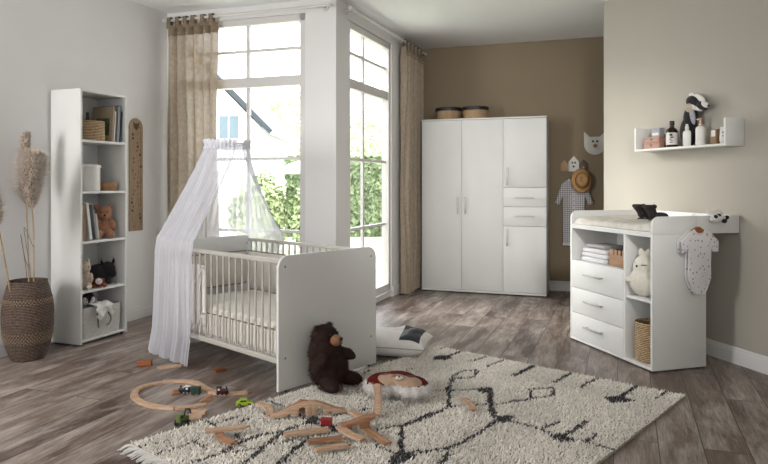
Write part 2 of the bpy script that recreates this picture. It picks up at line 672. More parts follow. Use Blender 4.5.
# ------------------------------------------------------------------ the room
H = 2.865
FW = Frame((-.704, 5.709, 0), -18.78)      # garden window beside the pillar: x along it, y outwards
FA = Frame((-.305, 5.914, 0), 69.03)       # alcove window round the corner: x into the room's depth, y outwards
FL = Frame((-2.07, 6.19, 0), 69.6 + 180)   # long white wall: x towards the camera, y into the wall is -y
nL, dL = (.934, -.358), -4.168              # white wall
nB, dB = (.322, .947), 7.56                # taupe wall
nR, dR = (.958, .287), 3.56                # greige wall


def isect(n1, d1, n2, d2):
    det = n1[0] * n2[1] - n1[1] * n2[0]
    return Vector(((d1 * n2[1] - n1[1] * d2) / det, (n1[0] * d2 - d1 * n2[0]) / det, 0))


nW, dW = (.322, .947), 5.18
nA, dA = (.934, -.358), -2.402
FRONT = -2.7
cLW = isect(nL, dL, nW, dW)
cAB = isect(nA, dA, nB, dB)
cLF = isect(nL, dL, (0, 1), FRONT)
cRF = isect(nR, dR, (0, 1), FRONT)
XR = 4.9
cBR = isect(nB, dB, (1, 0), XR)
cAW = isect(nA, dA - .2, nW, dW + .2)
plan = [cLF + Vector((-.2, -.1, 0)), Vector((XR + .2, FRONT - .1, 0)), cBR + Vector((.2, .1, 0)), isect(nA, dA - .2, nB, dB + .2), cAW,
        isect(nL, dL - .2, nW, dW + .2)]


def slab(name, z0, z1, m, fr):
    mb = MB()
    pl = []
    for p in plan:
        d = p - fr.o
        pl.append((d.dot(fr.x), d.dot(fr.y)))
    mb.prism(pl, z0, z1, 'xy')
    return struct(name, mb, m, fr, smooth=False)


slab('floor', -.1, 0, 'floor', Frame((-.25, 5.0, 0), 69.3))
slab('ceiling', H, H + .1, 'ceil', WORLD)


def wall_run(name, a, b, th, m, z0=0, z1=H):
    """wall between two floor points, thickness to the outer side given by th"""
    d = b - a
    f = Frame(a, math.degrees(math.atan2(d.y, d.x)))
    return struct(name, MB().box(0, min(0, th), z0, d.length, max(0, th), z1), m, f, smooth=False)


wall_run('wall_left', cLF, cLW, .2, 'wall_l')
wall_run('wall_back', cAB + Vector((-.19, .065, 0)), cBR, .2, 'wall_b')
rEnd = Vector((1.985, (dR - nR[0] * 1.985) / nR[1], 0))
wall_run('wall_right', rEnd, cRF, .2, 'wall_r')
wall_run('wall_front', cLF, Vector((XR, FRONT, 0)), -.1, 'wall_l')
wall_run('wall_side', Vector((XR, FRONT, 0)), cBR, -.1, 'wall_b')
# lintels, jamb piece and pillar
WIN_T = 2.75
wl = (cLW - FW.o).dot(FW.x)                # x of the room corner in the window's frame
struct('wall_window', MB().box(wl - .02, 0, WIN_T, 0, .2, H).box(wl - .02, 0, 0, wl + .08, .2, WIN_T).box(wl, .02, -.02, 0, .2, .06), 'wall_l', FW, smooth=False)
AW_L = 1.09
al = (cAB - FA.o).dot(FA.x)
struct('wall_alcove', MB().box(AW_L, 0, 0, al + .02, .092, H).box(-.1, 0, WIN_T - .02, AW_L, .092, H).box(-.1, .02, -.02, AW_L, .2, .05), 'wall_l', FA, smooth=False)
struct('pillar', MB().box(0, 0, 0, .30, .335, H), 'wall_l', FW, smooth=False)


def skirting(name, f, x0, x1, m='trim', h=.112):
    pr = [(0, 0), (-.016, 0), (-.016, h * .74), (-.012, h * .80), (-.012, h * .92), (-.006, h), (0, h)]
    mb = MB()
    bm_pr = [(p[0] - .0005, p[1]) for p in pr]
    mb.prism(bm_pr, x0, x1, 'yz')
    return struct(name, mb, m, f, smooth=False)


d = cLW - cLF
skirting('baseboard_left', Frame(cLF, math.degrees(math.atan2(d.y, d.x))), .05, d.length - .01)
d = cBR - cAB
skirting('baseboard_back', Frame(cAB, math.degrees(math.atan2(d.y, d.x))), .02, d.length - .05)
d = cRF - rEnd
skirting('baseboard_right', Frame(rEnd, math.degrees(math.atan2(d.y, d.x))), 0, d.length - .05)
skirting('baseboard_alcove', FA, AW_L + .01, al - .02)


# windows: frame, transom and muntins in one mesh, a glass sheet as child
def window(name, f, x0, x1, cols, ztop):
    mb = MB()
    y0, y1 = .032, .09
    zb = .07
    fr = .055
    mb.box(x0, y0 - .02, zb, x0 + fr, y1, ztop).box(x1 - fr, y0 - .02, zb, x1, y1, ztop)
    mb.box(x0, y0 - .02, ztop - .06, x1, y1, ztop).box(x0, y0 - .02, zb, x1, y1, zb + .08)
    mb.box(x0, y0 - .015, 2.115, x1, y1, 2.205)
    for z in (.79, 1.455, 2.455):
        mb.box(x0, y0 + .012, z - .013, x1, y1 - .012, z + .013)
    for x in cols:
        mb.box(x - .016, y0 + .015, zb, x + .016, y1 - .015, ztop)
    o = struct(name, mb, 'frame', f, smooth=False)
    g = MB().box(x0 + .02, -.0 + .060, zb + .02, x1 - .02, .063, ztop - .02).build('glass_pane', 'glass', o, smooth=False)
    s = MB().box(x0 - .0, -.014, .0605, x1, .011, .0695, .003).build('sill', 'trim', o)
    return o


window('window_1', FW, wl + .085, -.002, (-.607, -1.19), WIN_T - .002)
window('window_2', FA, -.05, AW_L - .012, (.415,), WIN_T - .025)

# ------------------------------------------------------------------ garden
struct('lawn', MB().box(-30, 5.0, -.45, 14, 48, -.3), 'lawn', smooth=False)


def leaves(rects, seed, size, c1, c2):
    """leaf blades around given points: (point, normal)"""
    rnd = random.Random(seed)
    vs, fs, cs = [], [], []
    for p, n in rects:
        n = (n + Vector((rnd.uniform(-.8, .8), rnd.uniform(-.8, .8), rnd.uniform(-.3, .9)))).normalized()
        t = n.cross(Vector((rnd.uniform(-1, 1), rnd.uniform(-1, 1), rnd.uniform(-1, 1)))).normalized()
        b = n.cross(t)
        s_ = size * rnd.uniform(.6, 1.3)
        i = len(vs)
        vs += [p - t * s_, p + b * s_ * .5 + n * s_ * .15, p + t * s_, p - b * s_ * .5 + n * s_ * .15]
        fs += [(i, i + 1, i + 2), (i, i + 2, i + 3)]
        k = rnd.random()
        c = [a + (b_ - a) * k for a, b_ in zip(lin(c1)[:3], lin(c2)[:3])]
        cs += [c] * 4
    return vs, fs, cs


def hedge(name, label, x0, x1, y, z0, z1, depth, n, seed, c1='526341', c2='93a27a', size=.11):
    rnd = random.Random(seed)
    pts = []
    for i in range(n):
        if rnd.random() < .8:
            x, z = rnd.uniform(x0, x1), rnd.uniform(z0, z1)
            w = .12 * mnoise.noise((x * 1.7, z * 1.7, seed)) + rnd.uniform(-.1, .08)
            pts.append((Vector((x, y - w, z)), Vector((0, -1, 0))))
        else:
            x, yy = rnd.uniform(x0, x1), rnd.uniform(0, depth)
            pts.append((Vector((x, y + yy, z1 + rnd.uniform(-.05, .1) + .08 * mnoise.noise((x * 1.5, 0, seed)))), Vector((0, 0, 1))))
    v, f, c = leaves(pts, seed, size, c1, c2)
    b = len(v)
    bx = [(x0, y + .06, z0), (x1, y + .06, z0), (x1, y + depth, z0), (x0, y + depth, z0), (x0, y + .06, z1 - .05), (x1, y + .06, z1 - .05), (x1, y + depth, z1 - .05), (x0, y + depth, z1 - .05)]
    v += [Vector(p) for p in bx]
    f += [tuple(b + i for i in q) for q in ((0, 1, 5, 4), (1, 2, 6, 5), (2, 3, 7, 6), (3, 0, 4, 7), (4, 5, 6, 7))]
    c += [lin('6a8348')[:3]] * 8
    o = mesh_tint(name, v, f, c, 'leaf')
    return tag(o, label, 'hedge')


hedge('garden_hedge', 'long clipped green hedge across the lawn behind both windows', -2.75, 2.2, 18.0, -.3, 1.86, .9, 9000, 3)


def bush(name, label, c, r, n, seed, c1, c2, size=.09, cat='bush'):
    rnd = random.Random(seed)
    pts = []
    for i in range(n):
        z = rnd.uniform(-.9, 1)
        a = rnd.uniform(0, 2 * PI)
        q = math.sqrt(1 - z * z)
        d_ = Vector((q * math.cos(a), q * math.sin(a), z))
        k = 1 + .3 * mnoise.noise(d_ * 2.2 + Vector((seed, 0, 0))) - rnd.random() * .3
        pts.append((Vector(c) + Vector((d_.x * r[0], d_.y * r[1], d_.z * r[2])) * k, d_))
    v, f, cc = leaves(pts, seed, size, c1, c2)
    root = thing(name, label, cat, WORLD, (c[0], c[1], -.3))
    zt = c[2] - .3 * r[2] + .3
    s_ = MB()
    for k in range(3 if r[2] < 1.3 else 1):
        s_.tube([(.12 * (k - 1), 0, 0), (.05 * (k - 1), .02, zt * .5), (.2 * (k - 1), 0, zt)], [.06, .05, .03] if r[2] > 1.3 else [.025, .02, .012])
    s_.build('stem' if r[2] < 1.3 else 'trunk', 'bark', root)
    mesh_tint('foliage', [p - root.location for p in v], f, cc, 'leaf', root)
    return root


bush('garden_bush', 'round light green bush before the hedge, just beside the sheer canopy', (-2.75, 14.2, .5), (.62, .5, .9), 2600, 11, '7c8a5c', 'bcc49a', .08)
bush('garden_bush', 'dense mid green bush before the hedge, next to the white pillar', (-1.62, 14.0, .45), (.4, .4, .85), 2200, 12, '62734a', 'a2ae82', .08)
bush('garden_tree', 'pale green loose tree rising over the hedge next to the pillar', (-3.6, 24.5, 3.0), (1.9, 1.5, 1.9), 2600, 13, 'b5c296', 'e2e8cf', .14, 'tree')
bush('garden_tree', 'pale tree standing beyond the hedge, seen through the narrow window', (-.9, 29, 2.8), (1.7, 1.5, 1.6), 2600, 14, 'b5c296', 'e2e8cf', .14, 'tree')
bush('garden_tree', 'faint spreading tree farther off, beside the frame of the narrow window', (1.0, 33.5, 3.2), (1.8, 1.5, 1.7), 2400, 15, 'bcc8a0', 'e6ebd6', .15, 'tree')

hs = thing('house', 'white gabled neighbouring house with dark slate roof beyond the garden', 'house', WORLD, (-5.9, 16.2, -.3))
MB().prism([(-3, 0), (2.75, 0), (2.75, 2.95), (0, 5.75), (-3, 2.7)], 0, 6, 'xz').build('wall', 'render', hs, smooth=False)
sl = math.atan2(2.8, 2.75)
for sgn, nm in ((1, 'roof'), (-1, 'roof')):
    mx = Matrix.Translation((0, 0, 5.85)) @ Matrix.Rotation(sl * sgn, 4, 'Y')
    MB().box(0, -.35, 0, 4.35 * sgn, 6.3, .12, mx=mx).build('roof', 'slate', hs, smooth=False)
    MB().box(0, -.40, -.0, 4.37 * sgn, -.352, .125, mx=mx).build('verge_board', 'verge', hs, smooth=False)
w_ = MB().box(1.70, -.03, 2.6, 2.26, -.001, 3.25).build('window', 'frame', hs, smooth=False)
MB().box(1.74, -.04, 2.64, 1.96, -.031, 3.21).box(2.0, -.04, 2.64, 2.22, -.031, 3.21).build('pane', 'house_glass', w_, smooth=False)

pr = thing('garden_parasol', 'open white garden parasol on the lawn near the hedge', 'parasol', WORLD, (-1.9, 16.4, -.3))
MB().lathe([(1.05, 1.75), (.98, 1.82), (.55, 2.0), (.12, 2.14), (.001, 2.17)], n=8).build('canopy', 'awning', pr, ang=20)
MB().cyl((0, 0, .05), (0, 0, 2.14), .025).build('pole', 'bark', pr)
MB().cyl((0, 0, 0), (0, 0, .07), .28, .25, 20).build('base', 'grey', pr)

# ------------------------------------------------------------------ curtains and rods
def rod(name, label, f, x0, x1, y, z, brackets):
    r = thing(name, label, 'curtain rod', f, (0, 0, 0))
    MB().cyl((x0, y, z), (x1, y, z), .0125, n=14).build('rod', 'frame', r)
    for x, side in brackets:
        b = MB().cyl((x, y, z), (x, side, z), .009, n=10).cyl((x, side - .001 * (1 if side > y else -1), z), (x, side - .008 * (1 if side > y else -1), z), .03, n=18)
        b.build('bracket', 'frame', r)
    for x in (x0, x1):
        MB().ell((x, y, z), (.022, .018, .018), sub=2).build('finial', 'frame', r)
    return r


rod('curtain_rod', 'pale rod over the wide window, running across the front of the pillar', FW, wl + .02, .27, -.075, 2.775, ((wl + .04, -.0005), (.2, -.0005)))
rod('curtain_rod', 'pale rod over the narrow window, running from the pillar to the taupe wall', FA, -.22, al - .06, -.098, 2.785, ((-.12, -.0005), (al - .12, -.0005)))


def curtain(name, label, f, x0, x1, y, ztop, zbot, folds, amp, seed, gather=1.0):
    r = thing(name, label, 'curtain', f, (x0, y, 0))
    W_ = x1 - x0

    def fn(u, v):
        z = zbot + (ztop - zbot) * v
        ph = folds * 2 * PI * (u + .012 * math.sin(7 * u + seed)) + .5 * math.sin(2.3 * z + seed)
        a = amp * (.75 + .35 * mnoise.noise((u * 4, z * .5, seed))) * (1 if v < .97 else .8)
        k = gather + (1 - gather) * v
        x = W_ * (.5 + (u - .5) * k) + .012 * math.sin(ph * 1 + 1) + .02 * mnoise.noise((u * 3, z * .8, seed + 4))
        return (x, a * math.sin(ph) + .012 * mnoise.noise((u * 8, z * 1.3, seed)), z)
    MB().grid(fn, 260, 60).build('panel', 'linen', r, ang=180)
    MB().grid(lambda u, v: tuple(a + b for a, b in zip(fn(u, .963 + .037 * v), (0, -.004, 0))), 260, 6).build('heading', 'linen_d', r, ang=180)
    nt = folds
    for k in range(nt):
        u = (k + .5) / nt
        px, py, pz = fn(u, 1.0)
        h_ = ztop + .058
        tb_ = MB()
        tb_.box(px - .021, -.023, ztop - .03, px + .021, -.020, h_ + .012, .001).box(px - .021, .020, ztop - .03, px + .021, .023, h_ + .012, .001)
        tb_.grid(lambda u, v: (px - .021 + .042 * u, -.0215 * math.cos(PI * v), h_ + .012 + .014 * math.sin(PI * v)), 2, 9)
        tb_.build('tab', 'linen_d', r, mods=(('SOLIDIFY', dict(thickness=.002)),))
    return r


curtain('curtain', 'beige linen curtain hanging between the white wall and the wide window', FW, wl + .05, wl + .60, -.075, 2.72, .012, 6, .036, 1)
curtain('curtain', 'beige linen curtain drawn back beside the tall wardrobe', FA, 1.20, 1.82, -.098, 2.73, .012, 5, .062, 5)
# ------------------------------------------------------------------ bookcase
FB = Frame((-2.281, 4.81, 0), 69.03)       # x along its front (away from the camera), y into the wall
BW, BD, BH = .478, .30, 1.946
bc = thing('bookcase', 'tall white open bookcase with five compartments against the white wall', 'bookcase', FB)
for x in (0, BW - .018):
    MB().box(x, 0, .012, x + .018, BD, BH, .0012).build('side_panel', 'white', bc)
MB().box(.0185, 0, BH - .018, BW - .0185, BD, BH, .001).build('top_panel', 'white', bc)
MB().box(.0185, 0, .024, BW - .0185, BD, .042, .001).build('bottom_panel', 'white', bc)
MB().box(.0185, BD - .006, .042, BW - .0185, BD, BH - .018).build('back_panel', 'white', bc)
SHZ = (.042, .412, .788, 1.169, 1.562)
for z in SHZ[1:]:
    MB().box(.0185, .004, z - .018, BW - .0185, BD - .007, z, .001).build('shelf', 'white', bc)
for x in (.03, BW - .03):
    for y in (.03, BD - .03):
        MB().cyl((x, y, 0), (x, y, .0238), .012).build('glide', 'black', bc)


def book(F, p, w, d, h, m, label, tilt=0, group='books on the bookcase', extra=None, cat='book'):
    """w: thickness along x, d: depth along y, standing on p; tilt leans the top towards +x"""
    r = thing('book', label, cat, F, p)
    mx = Matrix.Rotation(math.radians(tilt), 4, 'Y')
    c = MB().box(0, 0, 0, .0025, d, h, mx=mx).box(w - .0025, 0, 0, w, d, h, mx=mx).box(0, 0, 0, w, .003, h, mx=mx)
    c.build('cover', m, r, smooth=False)
    MB().box(.003, .004, .003, w - .003, d - .004, h - .004, mx=mx).build('pages', 'page', r, smooth=False)
    if extra:
        extra(r, mx)
    return r


# top compartment
b = SHZ[4] + .001


def ring_basket(name, label, F, p, r, h, m, cat='basket', group=None, lid=None, flare=1.0, hole=True):
    root = thing(name, label, cat, F, p, 0, group)
    pr = []
    n = 9
    for i in range(n + 1):
        z = h * i / n
        rr = r * (flare + (1 - flare) * i / n) if flare <= 1 else r * (1 + (flare - 1) * i / n)
        pr += [(rr, z), (rr + .003, z + h / n * .5)] if i < n else [(rr, z)]
    if hole:
        pr = [(.001, 0)] + pr + [(r * (1 if flare <= 1 else flare) - .008, h), (r * .95 - .008, .012), (.001, .012)]
    else:
        pr = [(.001, 0)] + pr + [(.001, h)]
    MB().lathe(pr, n=40).build('body', m, root, ang=60)
    if lid:
        R = r * (1 if flare <= 1 else flare)
        MB().lathe([(.001, h + .001), (R + .006, h + .001), (R + .008, h + .006), (R + .008, h + lid - .004), (R, h + lid), (.001, h + lid + .004)], n=40).build('lid', 'black', root, ang=50)
    return root


ring_basket('seagrass_basket', 'round seagrass basket beside the leaning books in the top compartment', FB, (.205, .125, b), .112, .155, 'seagrass', hole=True)


def pic(r, mx):
    MB().box(-.0012, .03, .05, -.0002, .17, .19, mx=mx).build('cover_picture', 'bk_green', r, smooth=False)


B1 = [(.016, .215, .285, 'bk_tan', 'thick tan picture book with green leafy cover, its face towards the seagrass basket', pic),
      (.012, .20, .245, 'bk_white', 'thin white book leaning between the tan picture book and the terracotta one', None),
      (.012, .20, .215, 'bk_terra', 'short terracotta book leaning in the top compartment', None),
      (.016, .21, .29, 'bk_grey', 'pale grey book leaning just before the blue one', None),
      (.014, .21, .30, 'bk_blue', 'tall light blue book leaning in the top compartment', None),
      (.012, .20, .25, 'bk_dark', 'dark blue book standing last against the bookcase side panel', None)]
x = .3335
for w, d_, h, m, lb, ex in B1:
    book(FB, (x, .02 + random.uniform(0, .012), b + .002), w, d_, h, m, lb, 4, extra=ex, group='books in the top compartment')
    x += w + .004
g = thing('vase', 'slim dark green vase behind the seagrass basket in the top compartment', 'vase', FB, (.305, .2455, b))
MB().lathe([(.001, 0), (.014, 0), (.019, .05), (.018, .15), (.011, .2), (.012, .24), (.009, .24), (.008, .2), (.001, .19)], n=24).build('body', 'dark_vase', g)

# second compartment
b = SHZ[3] + .001
cn = thing('canister', 'white lidded canister in the second highest compartment', 'canister', FB, (.178, .125, b))
MB().lathe([(.001, 0), (.098, 0), (.1, .004), (.1, .178), (.001, .178)], n=48).build('body', 'bottle', cn, ang=50)
MB().lathe([(.001, .179), (.104, .179), (.105, .184), (.105, .201), (.1, .206), (.001, .207)], n=48).build('lid', 'bottle', cn, ang=50)
MB().cyl((.07, -.085, .19), (.072, -.09, .19), .008).build('clasp', 'grey', cn)
rb = thing('round_box', 'low round wooden box beside the white canister', 'box', FB, (.379, .11, b))
MB().lathe([(.001, 0), (.068, 0), (.073, .006), (.076, .04), (.001, .04)], n=40).build('body', 'brown_wood', rb, ang=50)
MB().lathe([(.001, .041), (.078, .041), (.079, .046), (.077, .064), (.072, .069), (.001, .07)], n=40).build('lid', 'brown_wood', rb, ang=50)

# third compartment: leaning books and a teddy
b = SHZ[2] + .001
x = .0215
for w, d_, h, m, lb in ((.05, .2, .275, 'bk_brown', 'broad brown book standing against the side panel in the middle compartment'),
                        (.026, .2, .285, 'bk_white', 'thick white book leaning in the middle compartment'),
                        (.028, .2, .27, 'bk_black', 'black book leaning in the middle compartment'),
                        (.016, .19, .22, 'bk_grey', 'slim pale grey book leaning next to the black book'),
                        (.018, .19, .2, 'dots', 'small dotted book leaning next to the teddy bear')):
    book(FB, (x + (.0 if m == 'bk_brown' else .038), .022, b + (0 if m == 'bk_brown' else .0045)), w, d_, h, m, lb, 0 if m == 'bk_brown' else -8, group='books in the middle compartment')
    x += w + .003


def face_dots(root, pts, r, m='black', name='eye'):
    for p in pts:
        MB().ell(p, r, sub=2).build(name, m, root)


td = thing('teddy_bear', 'light brown teddy bear sitting in the middle compartment beside the books', 'teddy bear', FB, (.345, .118, b), -38)
td.scale = (1.05, 1.05, 1.12)
bod = MB().ell((0, 0, .075), (.062, .052, .075)).ell((0, -.005, .175), (.062, .054, .056)).ell((-.05, 0, .222), (.021, .013, .022)).ell((.05, 0, .222), (.021, .013, .022))
bod.ell((-.062, -.018, .095), (.024, .026, .05), (.3, .35, 0)).ell((.062, -.018, .095), (.024, .026, .05), (.3, -.35, 0))
bod.ell((-.042, -.06, .03), (.03, .048, .029), (0, 0, -.3)).ell((.042, -.06, .03), (.03, .048, .029), (0, 0, .3))
bod.build('body', 'teddy', td, mods=SOFT(.005, 5))
v, f, c = tufts([((0, -.005, .175), (.061, .053, .055), 500), ((0, 0, .075), (.061, .051, .074), 500), ((-.062, -.018, .095), (.023, .025, .049), 200), ((.062, -.018, .095), (.023, .025, .049), 200)],
                .012, .0012, 5, .6, lin('a8775a')[:3])
mesh_tint('fur', [Vector((p.x, p.y, max(p.z, .0015))) for p in v], f, c, 'teddy_f', td)
MB().ell((0, -.054, .16), (.026, .02, .02)).build('muzzle', 'teddy', td)
MB().ell((0, -.073, .166), (.009, .007, .007), sub=2).build('nose', 'black', td)
face_dots(td, ((-.022, -.055, .186), (.022, -.055, .186)), .005)

# fourth compartment: three soft toys
b = SHZ[1] + .001
bn = thing('plush_bunny', 'beige plush bunny sitting at the side panel in the fourth compartment', 'plush toy', FB, (.112, .072, b), -50)
bn.scale = (1.1, 1.1, 1.2)
MB().ell((0, 0, .06), (.048, .045, .062)).ell((0, -.008, .14), (.04, .042, .038)).ell((-.02, .018, .165), (.012, .03, .03), (.5, 0, 0)).ell((.02, .018, .165), (.012, .03, .03), (.5, 0, 0)).ell((-.03, -.04, .022), (.02, .03, .02)).ell(
    (.03, -.04, .022), (.02, .03, .02)).ell((-.042, -.02, .075), (.014, .02, .032)).ell((.042, -.02, .075), (.014, .02, .032)).build('body', 'beige_p', bn, mods=SOFT(.005, 5))
face_dots(bn, ((-.026, -.04, .148), (.026, -.04, .148)), .0045)
MB().ell((-.03, -.066, .02), (.013, .006, .013), sub=2).ell((.03, -.066, .02), (.013, .006, .013), sub=2).build('paw_pads', 'white_p', bn)
bl = thing('plush_bull', 'black plush bull with two short horns lying in the fourth compartment', 'plush toy', FB, (.322, .158, b), -12)
bl.scale = (1.0, 1.0, 1.12)
MB().ell((.0, 0, .075), (.12, .068, .074)).ell((.07, -.03, .10), (.062, .056, .062)).ell((.085, -.065, .075), (.036, .03, .03)).ell((-.08, -.03, .03), (.04, .05, .03)).ell((.04, -.05, .03), (.04, .05, .03)).build('body', 'black_p', bl, mods=SOFT(.006, 5))
for sx in (-1, 1):
    MB().tube([(.07 + sx * .045, -.03, .142), (.07 + sx * .055, -.03, .165), (.07 + sx * .05, -.03, .188)], [.013, .01, .004]).build('horn', 'black_p', bl)
mk = thing('plush_monkey', 'small rust brown plush monkey with white face at the shelf edge', 'plush toy', FB, (.2135, .035, b), -45)
MB().ell((0, .012, .035), (.045, .036, .036)).ell((0, -.012, .05), (.034, .03, .03)).ell((-.04, -.01, .018), (.018, .028, .018)).ell((.04, -.01, .018), (.018, .028, .018)).ell((.033, -.004, .062), .011).ell((-.033, -.004, .062), .011).build(
    'body', 'rust_p', mk, mods=SOFT(.004, 4))
MB().ell((0, -.032, .052), (.026, .016, .024)).build('face', 'white_p', mk, mods=SOFT(.004, 3))
face_dots(mk, ((-.009, -.0485, .058), (.009, -.0485, .058), (0, -.0495, .047)), .0035)

# bottom compartment: felt basket with a cloth, penguin behind
b = SHZ[0] + .001
fb = thing('felt_basket', 'mottled light grey felt basket on the lowest bookcase shelf', 'basket', FB, (.028, .008, b))
o1 = rrect(0, 0, .395, .20, .03, 5)
vs, fs = [], []
bm = MB()
n = len(o1)
for k, (sc, z) in enumerate(((.96, 0), (1, .08), (1.015, .225), (.985, .225), (.97, .08), (.94, .012))):
    for (x_, y_) in o1:
        vs.append((.1975 + (x_ - .1975) * sc, .1 + (y_ - .1) * sc, z + (.012 * math.sin(x_ * 14 + 1) if k in (2, 3) else 0)))
for k in range(5):
    for i in range(n):
        j = (i + 1) % n
        fs.append((k * n + i, k * n + j, (k + 1) * n + j, (k + 1) * n + i))
fs.append(tuple(range(n))[::-1])
fs.append(tuple(5 * n + i for i in range(n)))
bm.raw(vs, fs).build('body', 'felt', fb)
MB().tube(spline([(.13, -.012, .18), (.12, -.03, .14), (.125, -.028, .09), (.14, -.02, .07)]), .006).tube(spline([(.24, -.012, .17), (.25, -.03, .13), (.24, -.03, .09), (.22, -.018, .07)]), .006).build('handle', 'grey', fb)
cl = MB()
cl.grid(lambda u, v: (.085 + .16 * u + .015 * math.sin(9 * v), -.05 - .014 * math.sin(PI * v) * (.6 + .4 * math.sin(11 * u)) + (.09 * max(0, v - .75) * 4), .254 - .12 * abs(1 - v) ** 1.2 * (.75 + .3 * math.sin(7 * u)) + .004 * math.sin(14 * u)), 30, 24)
o = solo('muslin_cloth', cl, 'cotton', 'white muslin cloth hanging over the rim of the felt basket', 'cloth', FB, (.028, .008, b), ang=180, mods=(('SOLIDIFY', dict(thickness=.006, offset=0)),))
pg = thing('plush_penguin', 'plush penguin peeking out of the felt basket', 'plush toy', FB, (.185, .122, b + .0145), -30)
pg.scale = (1.0, 1.0, 1.1)
MB().ell((0, .0, .11), (.066, .05, .11)).ell((0, 0, .235), (.066, .048, .062)).build('body', 'grey_p', pg, mods=SOFT(.006, 4))
MB().ell((0, -.008, .238), (.058, .046, .054)).build('hood', 'black_p', pg)
for sx in (-1, 1):
    MB().ell((sx * .023, -.036, .232), (.022, .02, .03), (0, sx * .3, 0)).build('cheek', 'white_p', pg)
MB().cyl((0, -.054, .226), (0, -.068, .22), .008, .001).build('beak', 'black', pg)
face_dots(pg, ((-.02, -.0555, .24), (.02, -.0555, .24)), .004)

# height chart on the white wall
d = cLW - cLF
FLW = Frame(cLF, math.degrees(math.atan2(d.y, d.x)))    # x along the wall away from the camera, -y into the room
hx = (Vector((-2.24, 5.78, 0)) - cLF).dot(FLW.x)
hc = thing('height_chart', 'wooden height chart with round top and dark motifs on the white wall', 'height chart', FLW, (hx, -.001, .80))
MB().prism(rrect(-.085, 0, .085, 1.015, .084, 10, (0, 0, 1, 1)), -.008, 0, 'xz', .001).build('board', 'ply', hc)
fx = MB().prism([(-.028, .93), (-.04, .985), (-.02, .968), (.02, .968), (.04, .985), (.028, .93), (0, .905)], -.010, -.0082)
fx.build('fox_head', 'hook_b', hc, smooth=False)
rnd = random.Random(4)
for k in range(24):
    px_, pz_ = rnd.uniform(-.06, .06), .04 + k * .036
    s_ = rnd.choice((.007, .009, .013))
    MB().prism([(px_ + s_ * math.cos(a * PI / 3), pz_ + s_ * math.sin(a * PI / 3) * rnd.uniform(.8, 1.3)) for a in range(6)], -.0095, -.0082).build('motif', 'hook_b', hc, smooth=False)
tk = MB()
for k in range(19):
    tk.box(.02, -.009, .08 + k * .05, .055 if k % 2 else .035, -.0082, .083 + k * .05)
tk.box(.0545, -.009, .08, .0565, -.0082, .985)
tk.build('scale_marking', 'hook_b', hc, smooth=False)

# ------------------------------------------------------------------ vase with pampas grass
vp = (-2.503, 4.50, 0)
vz = thing('floor_vase', 'large dark woven floor vase between the bookcase and the picture edge', 'vase', WORLD, vp)
vz['label'] = 'large dark woven rattan floor vase standing beside the bookcase'
prof = [(.001, 0), (.10, 0), (.112, .012), (.138, .09), (.158, .18), (.166, .27), (.164, .35), (.152, .43), (.135, .50), (.124, .535), (.126, .55), (.116, .552), (.112, .53), (.14, .42), (.15, .3), (.10, .02), (.001, .016)]
pp = []
for i, (r, z) in enumerate(prof):
    pp.append((r, z))
dense = []
for (r0, z0), (r1, z1) in zip(pp, pp[1:]):
    k = max(1, int(abs(z1 - z0) / .0045))
    for q in range(k):
        t_ = q / k
        dense.append((r0 + (r1 - r0) * t_ + (.0022 if q % 2 else 0) * (1 if .02 < z0 < .55 and r0 > .1 else 0), z0 + (z1 - z0) * t_))
dense.append(pp[-1])
MB().lathe(dense, n=56).build('body', 'vase', vz, ang=180)
for z0, rows in ((.40, 3), (.13, 6)):
    st = MB()
    for rw in range(rows):
        z = z0 + rw * .013
        r = np.interp(z, [.09, .18, .27, .35, .43, .5], [.138, .158, .166, .164, .152, .135])
        for k in range(0, 46):
            a = 2 * PI * (k + .5 * (rw % 2)) / 46
            st.box(-.0028, -.003, -.004, .0028, .003, .004, .001, 1, Matrix.Translation((r * math.cos(a) * 1.012, r * math.sin(a) * 1.012, z)) @ Matrix.Rotation(a, 4, 'Z'))
    st.build('stitching', 'stitch', vz)



def plume(label, base, path, plume_from, radius, n, seed, group='pampas stems in the woven vase'):
    r = thing('pampas_stem', label, 'pampas grass', WORLD, base, 0, group)
    pts = spline(path, 10)
    MB().tube(pts, [.006 - .003 * i / len(pts) for i in range(len(pts))], 7).build('stalk', 'stem', r)
    rnd = random.Random(seed)
    vs, fs, cs = [], [], []
    m = len(pts)
    i0 = int(plume_from * m)
    c1, c2 = lin('b09a84')[:3], lin('f0e4d4')[:3]
    for k in range(n):
        t_ = rnd.random()
        i = min(m - 2, i0 + int(t_ * (m - i0)))
        p = pts[i] + (pts[i + 1] - pts[i]) * rnd.random()
        ax = (pts[i + 1] - pts[i]).normalized()
        a = rnd.uniform(0, 2 * PI)
        sx = ax.cross(Vector((0, 1, .1))).normalized()
        sy = ax.cross(sx)
        out = sx * math.cos(a) + sy * math.sin(a)
        env = radius * (math.sin(PI * min(1, .08 + .86 * t_ ** .8)) ** .7) * rnd.uniform(.35, 1.15)
        L = env * rnd.uniform(.9, 1.3)
        q1 = p + out * env * .55 + ax * L * .75
        q2 = p + out * env * rnd.uniform(.85, 1.2) + ax * L * 1.0 + Vector((0, 0, -.28 * env))
        w = ax.cross(out) * rnd.uniform(.0016, .0036)
        b_ = len(vs)
        vs += [p - w, p + w, q1 - w, q1 + w, q2 + Vector((rnd.uniform(-.01, .01), rnd.uniform(-.01, .01), rnd.uniform(-.01, .01)))]
        fs += [(b_, b_ + 1, b_ + 3, b_ + 2), (b_ + 2, b_ + 3, b_ + 4)]
        kk = rnd.random() ** 1.2
        cs += [tuple(x + (y - x) * kk for x, y in zip(c1, c2))] * 5
    mesh_tint('plume', vs, fs, cs, 'pampas', r)
    return r


